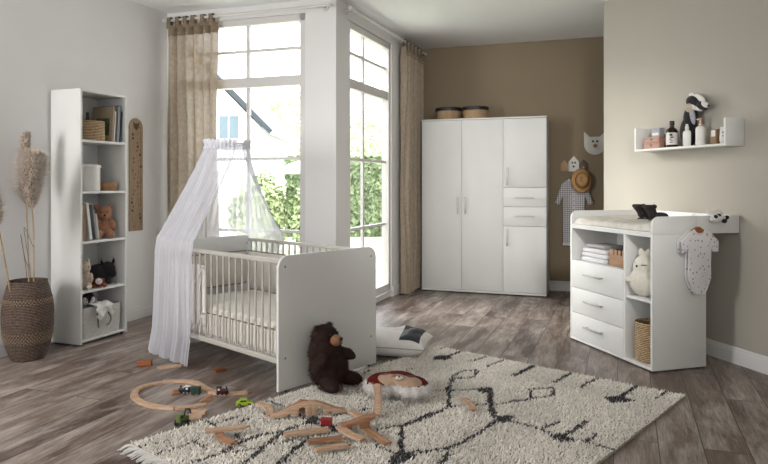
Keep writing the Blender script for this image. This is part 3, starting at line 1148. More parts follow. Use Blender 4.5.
plume('big fluffy pampas plume beside the bookcase in the woven vase', (vp[0] + .062, vp[1] - .05, .03),
      [(0, 0, 0), (.01, -.01, .4), (.02, -.03, .90), (.015, -.06, 1.14), (.05, -.09, 1.36)], .60, .135, 9500, 1)
plume('slender tall pampas plume standing behind the big fluffy one', (vp[0] - .01, vp[1] + .05, .03),
      [(0, 0, 0), (-.02, .015, .5), (-.045, .03, 1.0), (-.07, .03, 1.25), (-.05, .03, 1.54)], .62, .07, 4600, 2)
plume('drooping pampas plume leaning away from the bookcase towards the white wall', (vp[0] - .055, vp[1] - .05, .03),
      [(0, 0, 0), (-.0, -.06, .4), (-.005, -.16, .80), (-.016, -.21, .98), (-.03, -.26, 1.17)], .62, .088, 3600, 3)
dl = thing('dry_grass_blades', 'two thin dark curling grass blades among the pampas stems', 'dried grass', WORLD, (vp[0] + .02, vp[1] + .0, .05))
MB().tube(spline([(0, 0, 0), (-.02, -.01, .5), (-.055, -.03, .82), (-.02, -.04, .66), (.01, -.05, .60)]), .0022, 5).build('blade', 'dry_leaf', dl)
MB().tube(spline([(.0, .012, 0), (.0, -.0, .5), (-.02, -.05, .86), (.03, -.07, .80), (.06, -.08, .74)]), .0022, 5).build('blade', 'dry_leaf', dl)
# ------------------------------------------------------------------ wardrobe
FD = Frame((.43, 7.305, 0), -18.76)
WW, WD, WH = 1.385, .44, 1.95
wr = thing('wardrobe', 'tall white wardrobe with four doors and two small drawers against the taupe wall', 'wardrobe', FD)
for x, nm in ((0, 'side_panel'), (WW - .018, 'side_panel')):
    MB().box(x, .0205, .012, x + .018, WD, WH - .0165, .0012).build(nm, 'white', wr)
MB().box(-.002, -.003, WH - .016, WW + .002, WD, WH, .0015).build('top_panel', 'white', wr)
MB().box(.0185, .0205, .035, WW - .0185, WD, .055).build('bottom_panel', 'white', wr)
MB().box(.0, .0205, .012, WW, .036, .034).box(0, .001, .014, WW, .02, .034).build('plinth', 'white', wr)
MB().box(.0185, WD - .006, .056, WW - .0185, WD, WH - .0165).build('back_panel', 'white', wr)
dw = WW / 3
for x in (dw * 2 - .009,):
    MB().box(x, .0205, .056, x + .018, WD - .0065, WH - .0165).build('partition', 'white', wr)
for x in (.04, WW - .04):
    for y in (.05, WD - .05):
        MB().cyl((x, y, 0), (x, y, .0345), .015).build('foot', 'black', wr)


def bar_handle(parent, a, b, y, off=.026):
    """flat bar on two posts; a, b: (x, z)"""
    mb = MB()
    (x0, z0), (x1, z1) = a, b
    if abs(x1 - x0) < .001:
        mb.box(x0 - .008, y - off - .007, z0, x0 + .008, y - off, z1, .0015)
        for z in (z0 + .02, z1 - .02):
            mb.cyl((x0, y - off, z), (x0, y, z), .005, n=10)
    else:
        mb.box(x0, y - off - .007, z0 - .008, x1, y - off, z0 + .008, .0015)
        for x in (x0 + .02, x1 - .02):
            mb.cyl((x, y - off, z0), (x, y, z0), .005, n=10)
    return mb.build('handle', 'steel', parent)


gp = .0018
zlo, zhi = .036, WH - .0185
for x0, x1, z0, z1, nm, hd in ((0, dw, zlo, zhi, 'door', ((dw - .04, .885), (dw - .04, 1.075))),
                               (dw, 2 * dw, zlo, zhi, 'door', ((dw + .045, .885), (dw + .045, 1.075))),
                               (2 * dw, WW, zlo, .757, 'door', ((2 * dw + .045, .54), (2 * dw + .045, .735))),
                               (2 * dw, WW, .757, .97, 'drawer', ((2 * dw + .13, .872), (2 * dw + .335, .872))),
                               (2 * dw, WW, .97, 1.183, 'drawer', ((2 * dw + .13, 1.072), (2 * dw + .335, 1.072))),
                               (2 * dw, WW, 1.183, zhi, 'door', ((2 * dw + .045, 1.205), (2 * dw + .045, 1.40)))):
    o = MB().box(x0 + gp, 0, z0 + gp, x1 - gp, .018, z1 - gp, .0012).build(nm, 'white', wr)
    plabel(bar_handle(o, *hd, 0), 'brushed metal bar handle')

for x, lb in ((.275, 'lidded seagrass basket on the wardrobe, the one nearer the curtain'), (.585, 'lidded seagrass basket on the wardrobe, the one farther from the curtain')):
    ring_basket('storage_basket', lb, FD, (x, .17, WH + .001), .128, .098, 'seagrass2', group='baskets on the wardrobe', lid=.042, flare=1.12, hole=False)

# ------------------------------------------------------------------ hooks and clothes on the taupe wall
FT = Frame(cAB, math.degrees(math.atan2((cBR - cAB).y, (cBR - cAB).x)))    # x along the wall, -y into the room


def tx(px):
    k = (px - CX) / FPX
    y = (dB - .001) / (nB[0] * k + nB[1])
    return (Vector((k * y, y, 0)) - cAB).dot(FT.x)


ch = thing('cat_head_hook', 'grey white cat head wall ornament on the taupe wall', 'wall ornament', FT, (tx(595), -.001, 1.545))
ch.scale = (.86, 1, .86)
ou = [(.0, 0)] + [(.135 * math.sin(a), .135 - .135 * math.cos(a)) for a in np.linspace(.2, PI / 2, 10)] + [(.137, .2), (.137, .31), (.06, .235), (-.06, .235), (-.137, .31), (-.137, .2)] + [
    (-.135 * math.sin(a), .135 - .135 * math.cos(a)) for a in np.linspace(PI / 2, .2, 10)]
MB().prism(ou, -.016, 0, 'xz', .002).build('head', 'hook_g', ch)
for sx in (-.025, .028):
    MB().cyl((sx, -.0162, .175), (sx, -.019, .175), .014, n=18).build('eye', 'black', ch)
MB().cyl((.0, -.0162, .115), (.0, -.045, .115), .022, .026, n=18, bev=.003).build('nose_knob', 'brown_wood', ch)
hk = thing('house_hook_rack', 'wall hooks shaped like a tan, a white and a brown house', 'hook rack', FT, (tx(560.5), -.001, 1.36))
for x, w, h, m, nm in ((.0, .085, .13, 'hook_t', 'house'), (.088, .115, .175, 'hook_w', 'house'), (.207, .09, .135, 'hook_b', 'house')):
    o = MB().prism([(x, 0), (x + w, 0), (x + w, h * .62), (x + w / 2, h), (x, h * .62)], -.016, 0, 'xz', .0015).build(nm, m, hk)
    MB().cyl((x + w / 2, -.016, h * .3), (x + w / 2, -.05, h * .32), .009, .011, n=12).build('peg', 'hook_t' if m != 'hook_w' else 'black', o)
    if m == 'hook_w':
        MB().box(x + w * .3, -.0172, h * .5, x + w * .45, -.0162, h * .62).box(x + w * .55, -.0172, h * .5, x + w * .7, -.0162, h * .62).build('window', 'black', o, smooth=False)

ht = thing('straw_hat', 'brown straw sun hat hanging from the house hooks', 'hat', FT, (tx(582), -.105, 1.255))
ht.scale = (.86, .86, .86)
mx = Matrix.Rotation(math.radians(80), 4, 'X') @ Matrix.Rotation(.2, 4, 'Y')
def hatmesh(pr):
    bm = MB()
    bm.lathe(pr, n=44)
    bmesh.ops.transform(bm.bm, matrix=mx @ Matrix.Diagonal((.92, 1.12, 1, 1)), verts=bm.bm.verts)
    return bm
hatmesh([(.142, -.012), (.145, -.008), (.12, .004), (.092, .008), (.086, .03), (.08, .07), (.066, .088), (.035, .092), (.03, .084), (.001, .082)]).build('crown_and_brim', 'straw', ht, ang=180, mods=(('SOLIDIFY', dict(thickness=.004)),))
hatmesh([(.0905, .012), (.0925, .012), (.0885, .034), (.0865, .034)]).build('hat_band', 'straw_b', ht, ang=180)


def garment(name, polys, th, m, parent, n_sub=1, wr=.004, seed=1):
    """flat clothing: outlines given a soft thickness and creases"""
    mb = MB()
    for poly, y in polys:
        mb.prism(poly, y - th / 2, y + th / 2, 'xz', th * .42, seg=3)
    return mb.build(name, m, parent, ang=180)


pj = thing('gingham_romper', 'grey gingham baby romper hanging below the straw hat', 'romper', FT, (tx(573.5), -.03, .52))
P_ = [(-.055, .755), (-.13, .70), (-.205, .48), (-.155, .455), (-.115, .56), (-.12, .36), (-.115, .02), (-.03, .02), (-.01, .30), (.01, .30), (.03, .02), (.115, .02), (.12, .36), (.125, .56), (.165, .455), (.215, .48), (.14, .70), (.065, .755), (.0, .735)]
garment('body', [(P_, 0)], .03, 'gingham', pj)
for x0 in (-.115, .03):
    MB().box(x0 - .001, -.017, 0, x0 + .086, .017, .03, .006).build('foot_cuff', 'cotton', pj)
MB().tube(spline([(-.052, -.016, .752), (-.03, -.022, .735), (.0, -.022, .728), (.035, -.022, .735), (.06, -.016, .752)]), .006).build('collar', 'cotton', pj)
bt = MB()
for k in range(7):
    bt.cyl((.004, -.015, .68 - k * .05), (.004, -.0185, .68 - k * .05), .006, n=10)
bt.build('button_row', 'hook_w', pj)

# ------------------------------------------------------------------ changing table
FC = Frame((1.472, 5.055, 0), -73.74)
CW, CD, CT = .949, .425, .896
ct = thing('changing_table', 'white changing dresser with three drawers and open niches by the greige wall', 'changing table', FC)
MB().box(0, 0, .012, .018, CD, CT - .0005, .0012).build('side_panel', 'white', ct)
MB().box(CW - .018, 0, .012, CW, CD, CT - .0005, .0012).build('side_panel', 'white', ct)
MB().box(.0185, 0, .012, CW - .0185, CD, .032, .001).build('bottom_panel', 'white', ct)
MB().box(.0185, 0, CT - .017, CW - .0185, CD, CT - .0005, .001).build('top_panel', 'white', ct)
MB().box(.0185, CD - .006, .0325, CW - .0185, CD, CT - .0175).build('back_panel', 'white', ct)
DX = .655
MB().box(DX, .001, .0325, DX + .018, CD - .0065, CT - .0175, .001).build('partition', 'white', ct)
MB().box(DX + .0185, .006, .447, CW - .0185, CD - .0065, .465, .001).build('shelf', 'white', ct)
MB().box(.0185, .02, .612, DX - .0005, CD - .0065, .63, .001).build('shelf', 'white', ct)
for x in (.04, CW - .04):
    for y in (.04, CD - .05):
        MB().cyl((x, y, 0), (x, y, .0115), .014).build('glide', 'black', ct)
zz = [.033, .225, .420, .632]
for a, b_ in zip(zz, zz[1:]):
    o = MB().box(.0195, -.0005, a + gp, DX - .0015, .0175, b_ - gp, .0012).build('drawer', 'white', ct)
    MB().box(.03, .018, a + .02, DX - .02, CD - .03, b_ - .04).build('drawer_box', 'white', o)
    plabel(bar_handle(o, (.215, a + (b_ - a) * .56), (.435, a + (b_ - a) * .56), -.0005), 'brushed metal bar handle')
# changing top
TY = .70
MB().box(.0185, .002, CT, CW - .0185, TY, CT + .016, .001).build('tray_base', 'white', ct)
sidep = rrect(0, CT, TY, CT + .118, .055, 8, (0, 0, 0, 1))
for x in (.0, CW - .018):
    MB().prism(sidep, x, x + .018, 'yz', .0012).build('tray_side', 'white', ct)
MB().box(.0185, TY - .016, CT + .0165, CW - .0185, TY, CT + .116, .001).build('tray_back', 'white', ct)

# pad
pd = MB()


def padfn(u, v, s=1):
    x, y = .024 + (CW - .048) * u, .012 + .655 * v
    e = (1 - abs(2 * u - 1) ** 8) * (1 - abs(2 * v - 1) ** 7)
    wedge = .028 * (max(0, abs(2 * u - 1) - .62) / .38) ** .7 + .015 * max(0, (v - .75) / .25)
    h = (.046 + wedge) * max(0, e) ** .35 + .004 * mnoise.noise((x * 14, y * 14, 2)) * e
    return (x, y, CT + .0185 + max(0, h))


pd.grid(lambda u, v: padfn(u, v), 70, 50)
pd.grid(lambda u, v: (.024 + (CW - .048) * u, .012 + .655 * v, CT + .0175), 2, 2)
bmesh.ops.remove_doubles(pd.bm, verts=pd.bm.verts, dist=1e-4)
pad = solo('changing_pad', pd, 'pad', 'pale grey quilted changing pad lying in the changing table tray', 'changing pad', FC, ang=180)

# booties on the pad
for k, (x, y, dg) in enumerate(((.625, .27, -60), (.50, .28, -66))):
    bo = thing('baby_bootie', ('dark brown baby bootie on the pad, the one closer to the hanging onesie', 'dark brown baby bootie on the pad, the one farther from the hanging onesie')[k], 'bootie', FC, (x, y, CT + .074), dg + 20, 'pair of booties on the changing pad')
    bo.scale = (1.12, 1.1, 1.12)
    MB().box(-.024, -.03, 0, .024, .095, .008, .003).build('sole', 'black', bo)
    MB().ell((0, .045, .028), (.026, .045, .024)).ell((0, -.006, .042), (.025, .028, .038)).cyl((0, -.006, .045), (0, -.024, .088), .026, .039, n=20).build('upper', 'boot', bo, mods=SOFT(.004, 3))
    MB().lathe([(.036, 0), (.042, .003), (.045, .016), (.038, .022), (.032, .012)], c=(0, -.022, .074), n=24).build('cuff', 'boot', bo)

# things in the niches
b = .6312
for k, (w, d_, h) in enumerate(((.30, .20, .035), (.31, .2, .034), (.29, .2, .034))):
    t_ = solo('folded_towel', MB().box(0, 0, 0, w, d_, h - .002, .013, 4), 'towel',
              ('lowest of the folded white towels in the dresser niche', 'middle one of the folded white towels in the dresser niche', 'white folded towel just under the grey one')[k], 'towel', FC, (.07 + (k == 2) * .01, .05 + (k * .004), b), group='towel stack in the niche', ang=60)
    for q in (.3, .62):
        MB().box(.004, -.003, h * q - .002, w - .004, .01, h * q + .002, .0015).build('fold', 'towel', t_)
    b += h
t_ = solo('folded_towel', MB().box(0, 0, 0, .235, .185, .03, .012, 4), 'towel_g', 'grey folded towel topmost of the towel stack', 'towel', FC, (.115, .06, b), group='towel stack in the niche', ang=60)
MB().box(.006, -.003, .012, .229, .01, .016, .0015).build('fold', 'towel_g', t_)
cz = thing('muslin_flag', 'pale grey pointed cloth toy behind the towels in the dresser niche', 'cloth toy', FC, (.46, .33, .6315), 10)
MB().prism([(-.11, .185), (.06, .155), (.08, .22), (-.03, .205), (-.02, .235)], -.02, .02, 'xz', .008).build('cloth', 'felt', cz)
MB().cyl((.03, 0, 0), (.03, 0, .19), .008).build('stick', 'hook_b', cz)
cr = thing('felt_crown_box', 'tan box with a battlement rim beside the folded towels', 'box', FC, (.415, .06, .6315))
tm = [(0, 0), (.17, 0), (.17, .12)]
for k in range(4):
    x1 = .17 - k * .0425
    tm += [(x1 - .026, .12), (x1 - .028, .085), (x1 - .040, .085), (x1 - .0425, .12)] if k < 3 else [(0, .12)]
for y0, y1 in ((0, .008), (.142, .15)):
    MB().prism(tm, y0, y1, 'xz', .0015).build('wall_panel', 'brown_wood', cr)
for x0 in (.0, .162):
    MB().box(x0, .0085, 0, x0 + .008, .1415, .10).build('end_panel', 'brown_wood', cr)
MB().box(.0085, .0085, 0, .1615, .1415, .008).build('bottom', 'orange_wood', cr)

bu = thing('bunny_cushion', 'plump cream bunny plush with tiny face on the dresser shelf', 'plush toy', FC, (.782, .078, .4665), 45)
bu.scale = (1.12, 1.12, 1.08)
MB().ell((0, 0, .095), (.092, .07, .095)).ell((0, .0, .18), (.07, .056, .085)).ell((-.018, .0, .27), (.02, .018, .034), (0, -.25, 0)).ell((.02, .0, .27), (.02, .018, .034), (0, .25, 0)).ell((-.09, -.02, .105), (.024, .02, .02)).ell(
    (.09, -.02, .105), (.024, .02, .02)).build('body', 'cream_p', bu, mods=SOFT(.006, 6))
face_dots(bu, ((-.043, -.047, .193), (.043, -.047, .193)), (.0055, .004, .008))
MB().tube(spline([(-.016, -.0615, .205), (-.008, -.064, .20), (0, -.0635, .205), (.008, -.064, .20), (.016, -.0615, .205)], 5), .002, 6).build('mouth', 'black', bu)
ring_basket('seagrass_basket', 'tall woven seagrass basket in the lowest dresser niche', FC, (.792, .13, .0335), .112, .262, 'seagrass')

# onesie on a hanger, on the dresser's side
FO = Frame(FC.w((CW, 0, 0)), -73.74 + 90)   # x along the dresser side, -y away from it
hg = thing('baby_hanger', 'small wooden hanger hooked over the changing tray edge', 'hanger', FO, (.332, 0, .90))
MB().tube(spline([(-.085, -.028, -.025), (-.05, -.028, .012), (-.02, -.028, .034), (0, -.028, .038), (.02, -.028, .034), (.05, -.028, .012), (.085, -.028, -.025)], 6), .0085, 8).box(-.03, -.033, .005, .03, -.0235, .03, .004).build('yoke', 'hanger', hg)
MB().tube(spline([(0, -.028, .038), (0, -.028, .08), (0, -.02, .112), (0, .002, .1245), (0, .016, .1225), (0, .0235, .105)], 8), .0022, 8).build('hook', 'steel', hg)
on = thing('baby_onesie', 'white short sleeved onesie with little animal print on the hanger', 'onesie', FO, (.332, -.028, .505))
OU = [(-.045, .425), (-.085, .405), (-.15, .345), (-.145, .27), (-.105, .275), (-.092, .30), (-.088, .20), (-.092, .11), (-.055, .03), (-.035, .0), (.035, .0), (.055, .03), (.092, .11), (.09, .20), (.094, .30), (.11, .275), (.15, .275), (.152, .345), (.085, .405), (.045, .425), (.03, .402), (0, .392), (-.03, .402)]
def front_back(th):
    bm = MB()
    bm.prism(OU, -.0195, -.0105, 'xz', .004, seg=3).prism(OU, .0105, .0195, 'xz', .004, seg=3)
    return bm
front_back(.02).build('body', 'onesie', on, ang=180)
MB().tube(spline([(-.048, -.017, .424), (-.03, -.021, .402), (0, -.022, .391), (.03, -.021, .402), (.048, -.017, .424)], 6), .005).build('neckband', 'cotton', on)
MB().tube([(-.09, -.016, .11), (-.055, -.019, .03), (-.035, -.019, .003), (.035, -.019, .003), (.055, -.019, .03), (.09, -.016, .11)], .004, 6).build('leg_binding', 'cotton', on)
MB().tube([(-.152, -.016, .345), (-.147, -.016, .27), (-.105, -.016, .275)], .004, 6).build('sleeve_cuff', 'grey_p', on)

# panda toy over the tray edge
pa = thing('panda_toy', 'small white and black panda comforter draped over the changing tray edge', 'plush toy', FO, (.487, 0, .90), 0)
MB().ell((0, -.035, .098), (.06, .024, .034), (.6, 0, 0)).ell((-.035, -.012, .131), (.035, .024, .011), (.2, .15, 0)).ell((.02, -.004, .135), (.05, .028, .0155), (.3, 0, 0)).build('body', 'white_p', pa, mods=SOFT(.004, 4))
for c_, r_, rt in (((-.034, -.054, .112), (.014, .012, .013), (.6, .5, 0)), ((-.004, -.052, .120), (.016, .012, .010), (.7, .3, 0))):
    MB().ell(c_, r_, rt, sub=2).build('eye_patch', 'black_p', pa)
for c_ in ((.028, -.062, .082), (.066, -.04, .104)):
    MB().ell(c_, (.02, .012, .016), (.5, .2, 0), sub=2).build('ear', 'black_p', pa)

# ------------------------------------------------------------------ floating shelf on the greige wall
FS = Frame((2.011, 5.139, 1.483), -73.3)   # x along its front towards the camera, y to the wall
SW, SD, SH = .915, .156, .186
fs_ = thing('floating_shelf', 'white open floating shelf with upright ends on the greige wall', 'shelf', FS)
MB().box(0.0165, 0, 0, SW - .0165, SD, .016, .001).build('bottom_board', 'white', fs_)
for x in (0, SW - .016):
    MB().box(x, 0, 0, x + .016, SD, SH, .0012).build('end_board', 'white', fs_)
b = .0168
for k, (h0, h1, lb) in enumerate(((0, .045, 'lower of the two dusty pink boxes on the floating shelf'), (.047, .094, 'upper of the two dusty pink boxes on the floating shelf'))):
    bx = thing('keepsake_box', lb, 'box', FS, (.07 + .004 * k, .03, b + h0), 0, 'pink boxes on the floating shelf')
    MB().box(0, 0, 0, .18 - .01 * k, .095, .032, .002).build('body', 'rosewood', bx)
    MB().box(-.002, -.002, .0325, .182 - .01 * k, .097, .045, .002).build('lid', 'rosewood', bx)
    MB().prism([(.075, .018), (.105, .018), (.09, .034)], -.0045, -.0022, 'xz').build('clasp', 'hook_b', bx)
sb = solo('carton', MB().box(0, 0, 0, .09, .05, .068, .002), 'grey_p', 'pale grey carton lying on the upper pink box', 'carton', FS, (.125, .06, b + .0935))
MB().box(.01, -.0012, .01, .08, -.0002, .03).build('label_strip', 'bk_white', sb, smooth=False)
jr = thing('jar', 'small black lidded jar between the pink boxes and the amber bottle', 'jar', FS, (.279, .075, b))
MB().cyl((0, 0, 0), (0, 0, .075), .019, n=24, bev=.002).build('body', 'amber', jr)
MB().cyl((0, 0, .0755), (0, 0, .108), .0205, n=24, bev=.002).build('lid', 'black', jr)
ab = thing('bottle', 'dark amber bottle with white label and black cap on the floating shelf', 'bottle', FS, (.348, .062, b))
MB().lathe([(.001, 0), (.038, 0), (.041, .004), (.041, .118), (.034, .138), (.018, .15), (.016, .156), (.016, .166), (.001, .166)], n=36).build('body', 'amber', ab, ang=50)
MB().lathe([(.0412, .02), (.0418, .02), (.0418, .11), (.0412, .11)], n=36).build('label', 'label', ab)
lp_ = MB()
for zz0, zz1, aa in ((.085, .102, .0), (.07, .08, .12), (.058, .064, -.1), (.046, .050, .05), (.034, .038, 0)):
    lp_.box(-.014 + .02 * aa, -.0432, zz0, .006 + .06 * aa, -.0415, zz1, mx=Matrix.Rotation(math.radians(46), 4, 'Z'))
lp_.build('label_print', 'bk_black', ab, smooth=False)
MB().cyl((0, 0, .167), (0, 0, .2), .0175, n=24, bev=.002).build('cap', 'black', ab)

bd = thing('plush_badger', 'black and white plush badger with long snout on the floating shelf', 'plush toy', FS, (.478, .10, b), -6)
bd.scale = (1.22, 1.0, 1.13)
MB().ell((0, 0, .10), (.066, .05, .10)).ell((.015, 0, .19), (.05, .042, .08), (0, .12, 0)).ell((.05, -.002, .285), (.062, .044, .042), (0, .35, 0)).ell((.122, -.004, .252), (.046, .03, .026), (0, .5, 0)).build('body', 'black_p', bd, mods=SOFT(.005, 5))
MB().ell((.072, 0, .3105), (.078, .02, .024), (0, .42, 0)).ell((.145, -.003, .255), (.03, .025, .02), (0, .6, 0)).ell((.05, -.028, .252), (.042, .022, .026), (0, .35, 0)).ell((.085, .0, .24), (.04, .03, .018), (0, .4, 0)).build('white_stripe', 'white_p', bd, mods=SOFT(.004, 4))
MB().ell((.045, -.04, .247), (.034, .016, .03), (0, .3, 0)).build('ear', 'beige_p', bd, mods=SOFT(.004, 3))
MB().ell((.072, -.036, .195), (.02, .014, .065), (0, -.25, 0)).build('paw', 'grey_p', bd, mods=SOFT(.004, 3))
MB().ell((.176, -.003, .246), .0075, sub=2).build('nose', 'black', bd)
face_dots(bd, ((.06, -.008, .3345),), .0055)

sp = thing('bottle', 'white spray bottle standing before the plush badger', 'bottle', FS, (.545, .022, b))
MB().lathe([(.001, 0), (.022, 0), (.0235, .003), (.0235, .095), (.02, .108), (.010, .114), (.010, .118), (.001, .118)], n=32).build('body', 'bottle', sp, ang=50)
for v in sp.children[0].data.vertices:
    v.co.x *= 1.45
    v.co.y *= .85
MB().lathe([(.001, .1185), (.013, .1185), (.0135, .14), (.009, .143), (.009, .158), (.001, .159)], n=24).build('spray_cap', 'bottle', sp, ang=50)
pu = thing('bottle', 'white pump bottle with copper dispenser on the floating shelf', 'bottle', FS, (.638, .055, b))
MB().lathe([(.001, 0), (.031, 0), (.033, .003), (.033, .118), (.026, .132), (.013, .138), (.001, .138)], n=32).build('body', 'bottle', pu, ang=50)
MB().cyl((0, 0, .1385), (0, 0, .158), .0125, n=20, bev=.002).cyl((0, 0, .158), (0, 0, .182), .007, n=14).box(-.032, -.007, .182, .012, .007, .192, .003).build('pump', 'pump', pu)
kb = solo('carton', MB().box(0, 0, 0, .048, .04, .105, .0015), 'kraft', 'brown patterned carton on the floating shelf next to the white tube', 'carton', FS, (.735, .05, b))
MB().box(.006, -.0012, .055, .042, -.0002, .098).build('label_panel', 'bk_white', kb, smooth=False)
tb = thing('tube', 'white cream tube with dark print beside the shelf end board', 'tube', FS, (.835, .062, b))
MB().cyl((0, 0, 0), (0, 0, .018), .021, n=24, bev=.002).build('cap', 'bottle', tb)
MB().grid(lambda u, v: (.026 * math.cos(2 * PI * u) * (1 + .1 * v), .022 * math.sin(2 * PI * u) * (1 - .93 * v ** 2), .0185 + .098 * v), 28, 10, True).build('body', 'bottle', tb)
tm_ = Matrix.Rotation(math.radians(46), 4, 'Z')
MB().box(-.009, -.0255, .075, .008, -.0225, .082, mx=tm_).box(.002, -.0258, .062, .008, -.0225, .076, mx=tm_).box(-.007, -.0262, .050, .004, -.0225, .056, mx=tm_).build('print', 'bk_black', tb, smooth=False)
# ------------------------------------------------------------------ crib
FK = Frame((-.616, 3.736, 0), 47.55)       # x across the foot board, y towards the head end
KW, KL, KH = .833, 1.43, .805
cb = thing('crib', 'white baby crib with slatted sides and solid end boards by the pillar', 'crib', FK)
for y in (0, KL - .019):
    o = MB().prism(rrect(0, .012, KW, KH, .075, 9, (0, 0, 1, 1)), y, y + .019, 'xz', .0015).build('end_board', 'white', cb)
    for x, z in ((.05, KH - .065), (KW - .05, KH - .065), (.05, .20), (KW - .05, .20)):
        MB().cyl((x, y - .0008, z), (x, y + .0198, z), .0065, n=14).build('screw_cap', 'grey', o)
    for x in (.06, KW - .06):
        MB().cyl((x, y + .0095, 0), (x, y + .0095, .0115), .008).build('glide', 'black', o)
nb = 20
for x in (.03, KW - .03):
    for z, h, nm in ((.757, .026, 'top_rail'), (.165, .034, 'bottom_rail')):
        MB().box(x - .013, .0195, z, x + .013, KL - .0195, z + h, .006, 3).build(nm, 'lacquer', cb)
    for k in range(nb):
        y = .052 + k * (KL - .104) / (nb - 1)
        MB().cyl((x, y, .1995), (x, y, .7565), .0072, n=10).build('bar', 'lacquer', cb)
sl_ = MB()
for k in range(12):
    y = .08 + k * .115
    sl_.box(.066, y, .205, KW - .066, y + .06, .22)
sl_.box(.066, .0195, .18, .086, KL - .0195, .2045).box(KW - .086, .0195, .18, KW - .066, KL - .0195, .2045)
sl_.build('slat_base', 'white', cb, smooth=False)

solo('mattress', MB().box(.068, .024, .2215, KW - .068, KL - .036, .325, .02, 3), 'sheet', 'off-white crib mattress lying on the slats behind the bars', 'mattress', FK)


# duvet with a gathered side frill
dv = thing('crib_duvet', 'off-white printed duvet with gathered frill lying in the crib', 'duvet', FK)


def dvt(u, v):
    x, y = .054 + (KW - .16) * u, .035 + (KL - .18) * v
    e = (1 - abs(2 * u - 1) ** 10) * (1 - abs(2 * v - 1) ** 14)
    return (x, y, .345 + .055 * max(0, e) ** .4 + .008 * mnoise.noise((x * 7, y * 7, 1)) * e + .012 * mnoise.noise((x * 3, y * 3, 5)) * e)


dd = MB()
dd.grid(dvt, 50, 70)
dd.grid(lambda u, v: (.054 + (KW - .16) * u, .035 + (KL - .18) * v, .3262), 2, 2)
dd.build('cover', 'duvet', dv, ang=180)
for xx, sg in ((.0545, -1),):
    fr = MB()
    fr.grid(lambda u, v: (xx + sg * (.0025 + .0055 * (1 - v) * (1 + math.sin(150 * u + 2 * math.sin(9 * u)))) * .35, .035 + (KL - .18) * u, .206 + .148 * v), 320, 8)
    fr.build('frill', 'sheet', dv, ang=180, mods=(('SOLIDIFY', dict(thickness=.002, offset=0)),))
MB().tube([(.052, .04 + k * .05, .353) for k in range(26)], .004, 6).build('seam', 'piping', dv)

# bumper round the head half, with ribbons
bp = thing('crib_bumper', 'white printed crib bumper tied with ribbons round the head end', 'bumper', FK)
segs = [((.060, .62), (.060, 1.385)), ((.060, 1.385), (KW - .060, 1.385)), ((KW - .060, 1.385), (KW - .060, .30))]
for k, (a, b_) in enumerate(segs):
    a, b_ = Vector((*a, 0)), Vector((*b_, 0))
    t_ = (b_ - a).normalized()
    nn = Vector((-t_.y, t_.x, 0))
    a2, b2 = a + t_ * .012, b_ - t_ * .012
    L = (b2 - a2).length
    z0 = .352 if k != 1 else .40

    def bf(u, v, s_):
        e = (1 - abs(2 * u - 1) ** 14) * (1 - abs(2 * v - 1) ** 8)
        th = .010 * max(0, e) ** .5 + .003 * mnoise.noise((u * L * 9, v * 3, k + 2)) * e
        p = a2 + t_ * (L * u) + nn * (s_ * th)
        return (p.x, p.y, z0 + .02 + (.66 - z0) * v)
    if k == 0:
        continue
    bm = MB()
    bm.grid(lambda u, v: bf(u, v, 1), 60, 14).grid(lambda u, v: bf(u, v, -1), 60, 14)
    o = bm.build('panel', 'bumper', bp, ang=180)
    for zz_ in (z0 + .02, .68):
        MB().tube([a2 + t_ * (L * q / 20) + Vector((0, 0, zz_)) for q in range(21)], .0055, 6).build('piping', 'piping', o)


# near-side end of the bumper hanging just inside the bars, tied on with ribbons
def flap(u, v):
    return (.0425 + .0016 * math.sin(30 * u), .835 + .50 * u, .255 + .41 * v + .012 * math.sin(8 * u) * v)


MB().grid(flap, 60, 14).build('panel', 'cotton', bp, ang=180, mods=(('SOLIDIFY', dict(thickness=.003, offset=0)),))
for y, z in ((.845, .655), (.845, .345)):
    MB().tube(spline([(.042, y + .01, z), (.030, y + .007, z + .008), (.0165, y + .004, z + .002), (.013, y + .04, z - .05), (.015, y + .10, z - .105)], 6), .0035, 6).build('ribbon', 'cotton', bp)
    MB().tube(spline([(.042, y + .01, z - .004), (.030, y + .008, z - .002), (.0155, y + .003, z - .010), (.013, y + .005, z - .06), (.015, y + .025, z - .12)], 6), .0035, 6).build('ribbon', 'cotton', bp)

# ------------------------------------------------------------------ sheer canopy
RC, RR, RZ = Vector((.434, 1.171, 0)), .155, 1.525
cn_ = thing('crib_canopy', 'sheer white voile canopy falling from a ring over the crib head to the floor', 'canopy', FK)
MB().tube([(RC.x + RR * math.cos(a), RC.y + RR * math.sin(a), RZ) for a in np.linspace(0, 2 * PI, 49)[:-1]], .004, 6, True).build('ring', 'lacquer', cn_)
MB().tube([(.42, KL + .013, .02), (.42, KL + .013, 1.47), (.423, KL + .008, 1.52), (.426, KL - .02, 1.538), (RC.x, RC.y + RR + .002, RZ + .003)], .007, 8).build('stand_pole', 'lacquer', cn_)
mg = .015
path = spline([(-mg, .90), (-mg - .004, 1.1), (-mg - .004, 1.30), (-mg - .0, 1.45), (.02, KL + .05), (.2, KL + .062), (.42, KL + .066), (.65, KL + .062), (.81, KL + .05), (KW + mg, 1.45), (KW + mg + .004, 1.30), (KW + mg + .004, 1.15), (KW + mg, 1.02)][0:0] or
              [Vector((x, y, 0)) for x, y in ((-mg, .90), (-mg - .004, 1.1), (-mg - .004, 1.30), (-mg + .003, 1.40), (.03, KL + .018), (.2, KL + .045), (.42, KL + .05), (.65, KL + .045), (.81, KL + .02), (KW + mg, 1.40), (KW + mg + .004, 1.30), (KW + mg + .004, 1.15), (KW + mg, 1.03))], 10)
cum = [0]
for a, b_ in zip(path, path[1:]):
    cum.append(cum[-1] + (b_ - a).length)


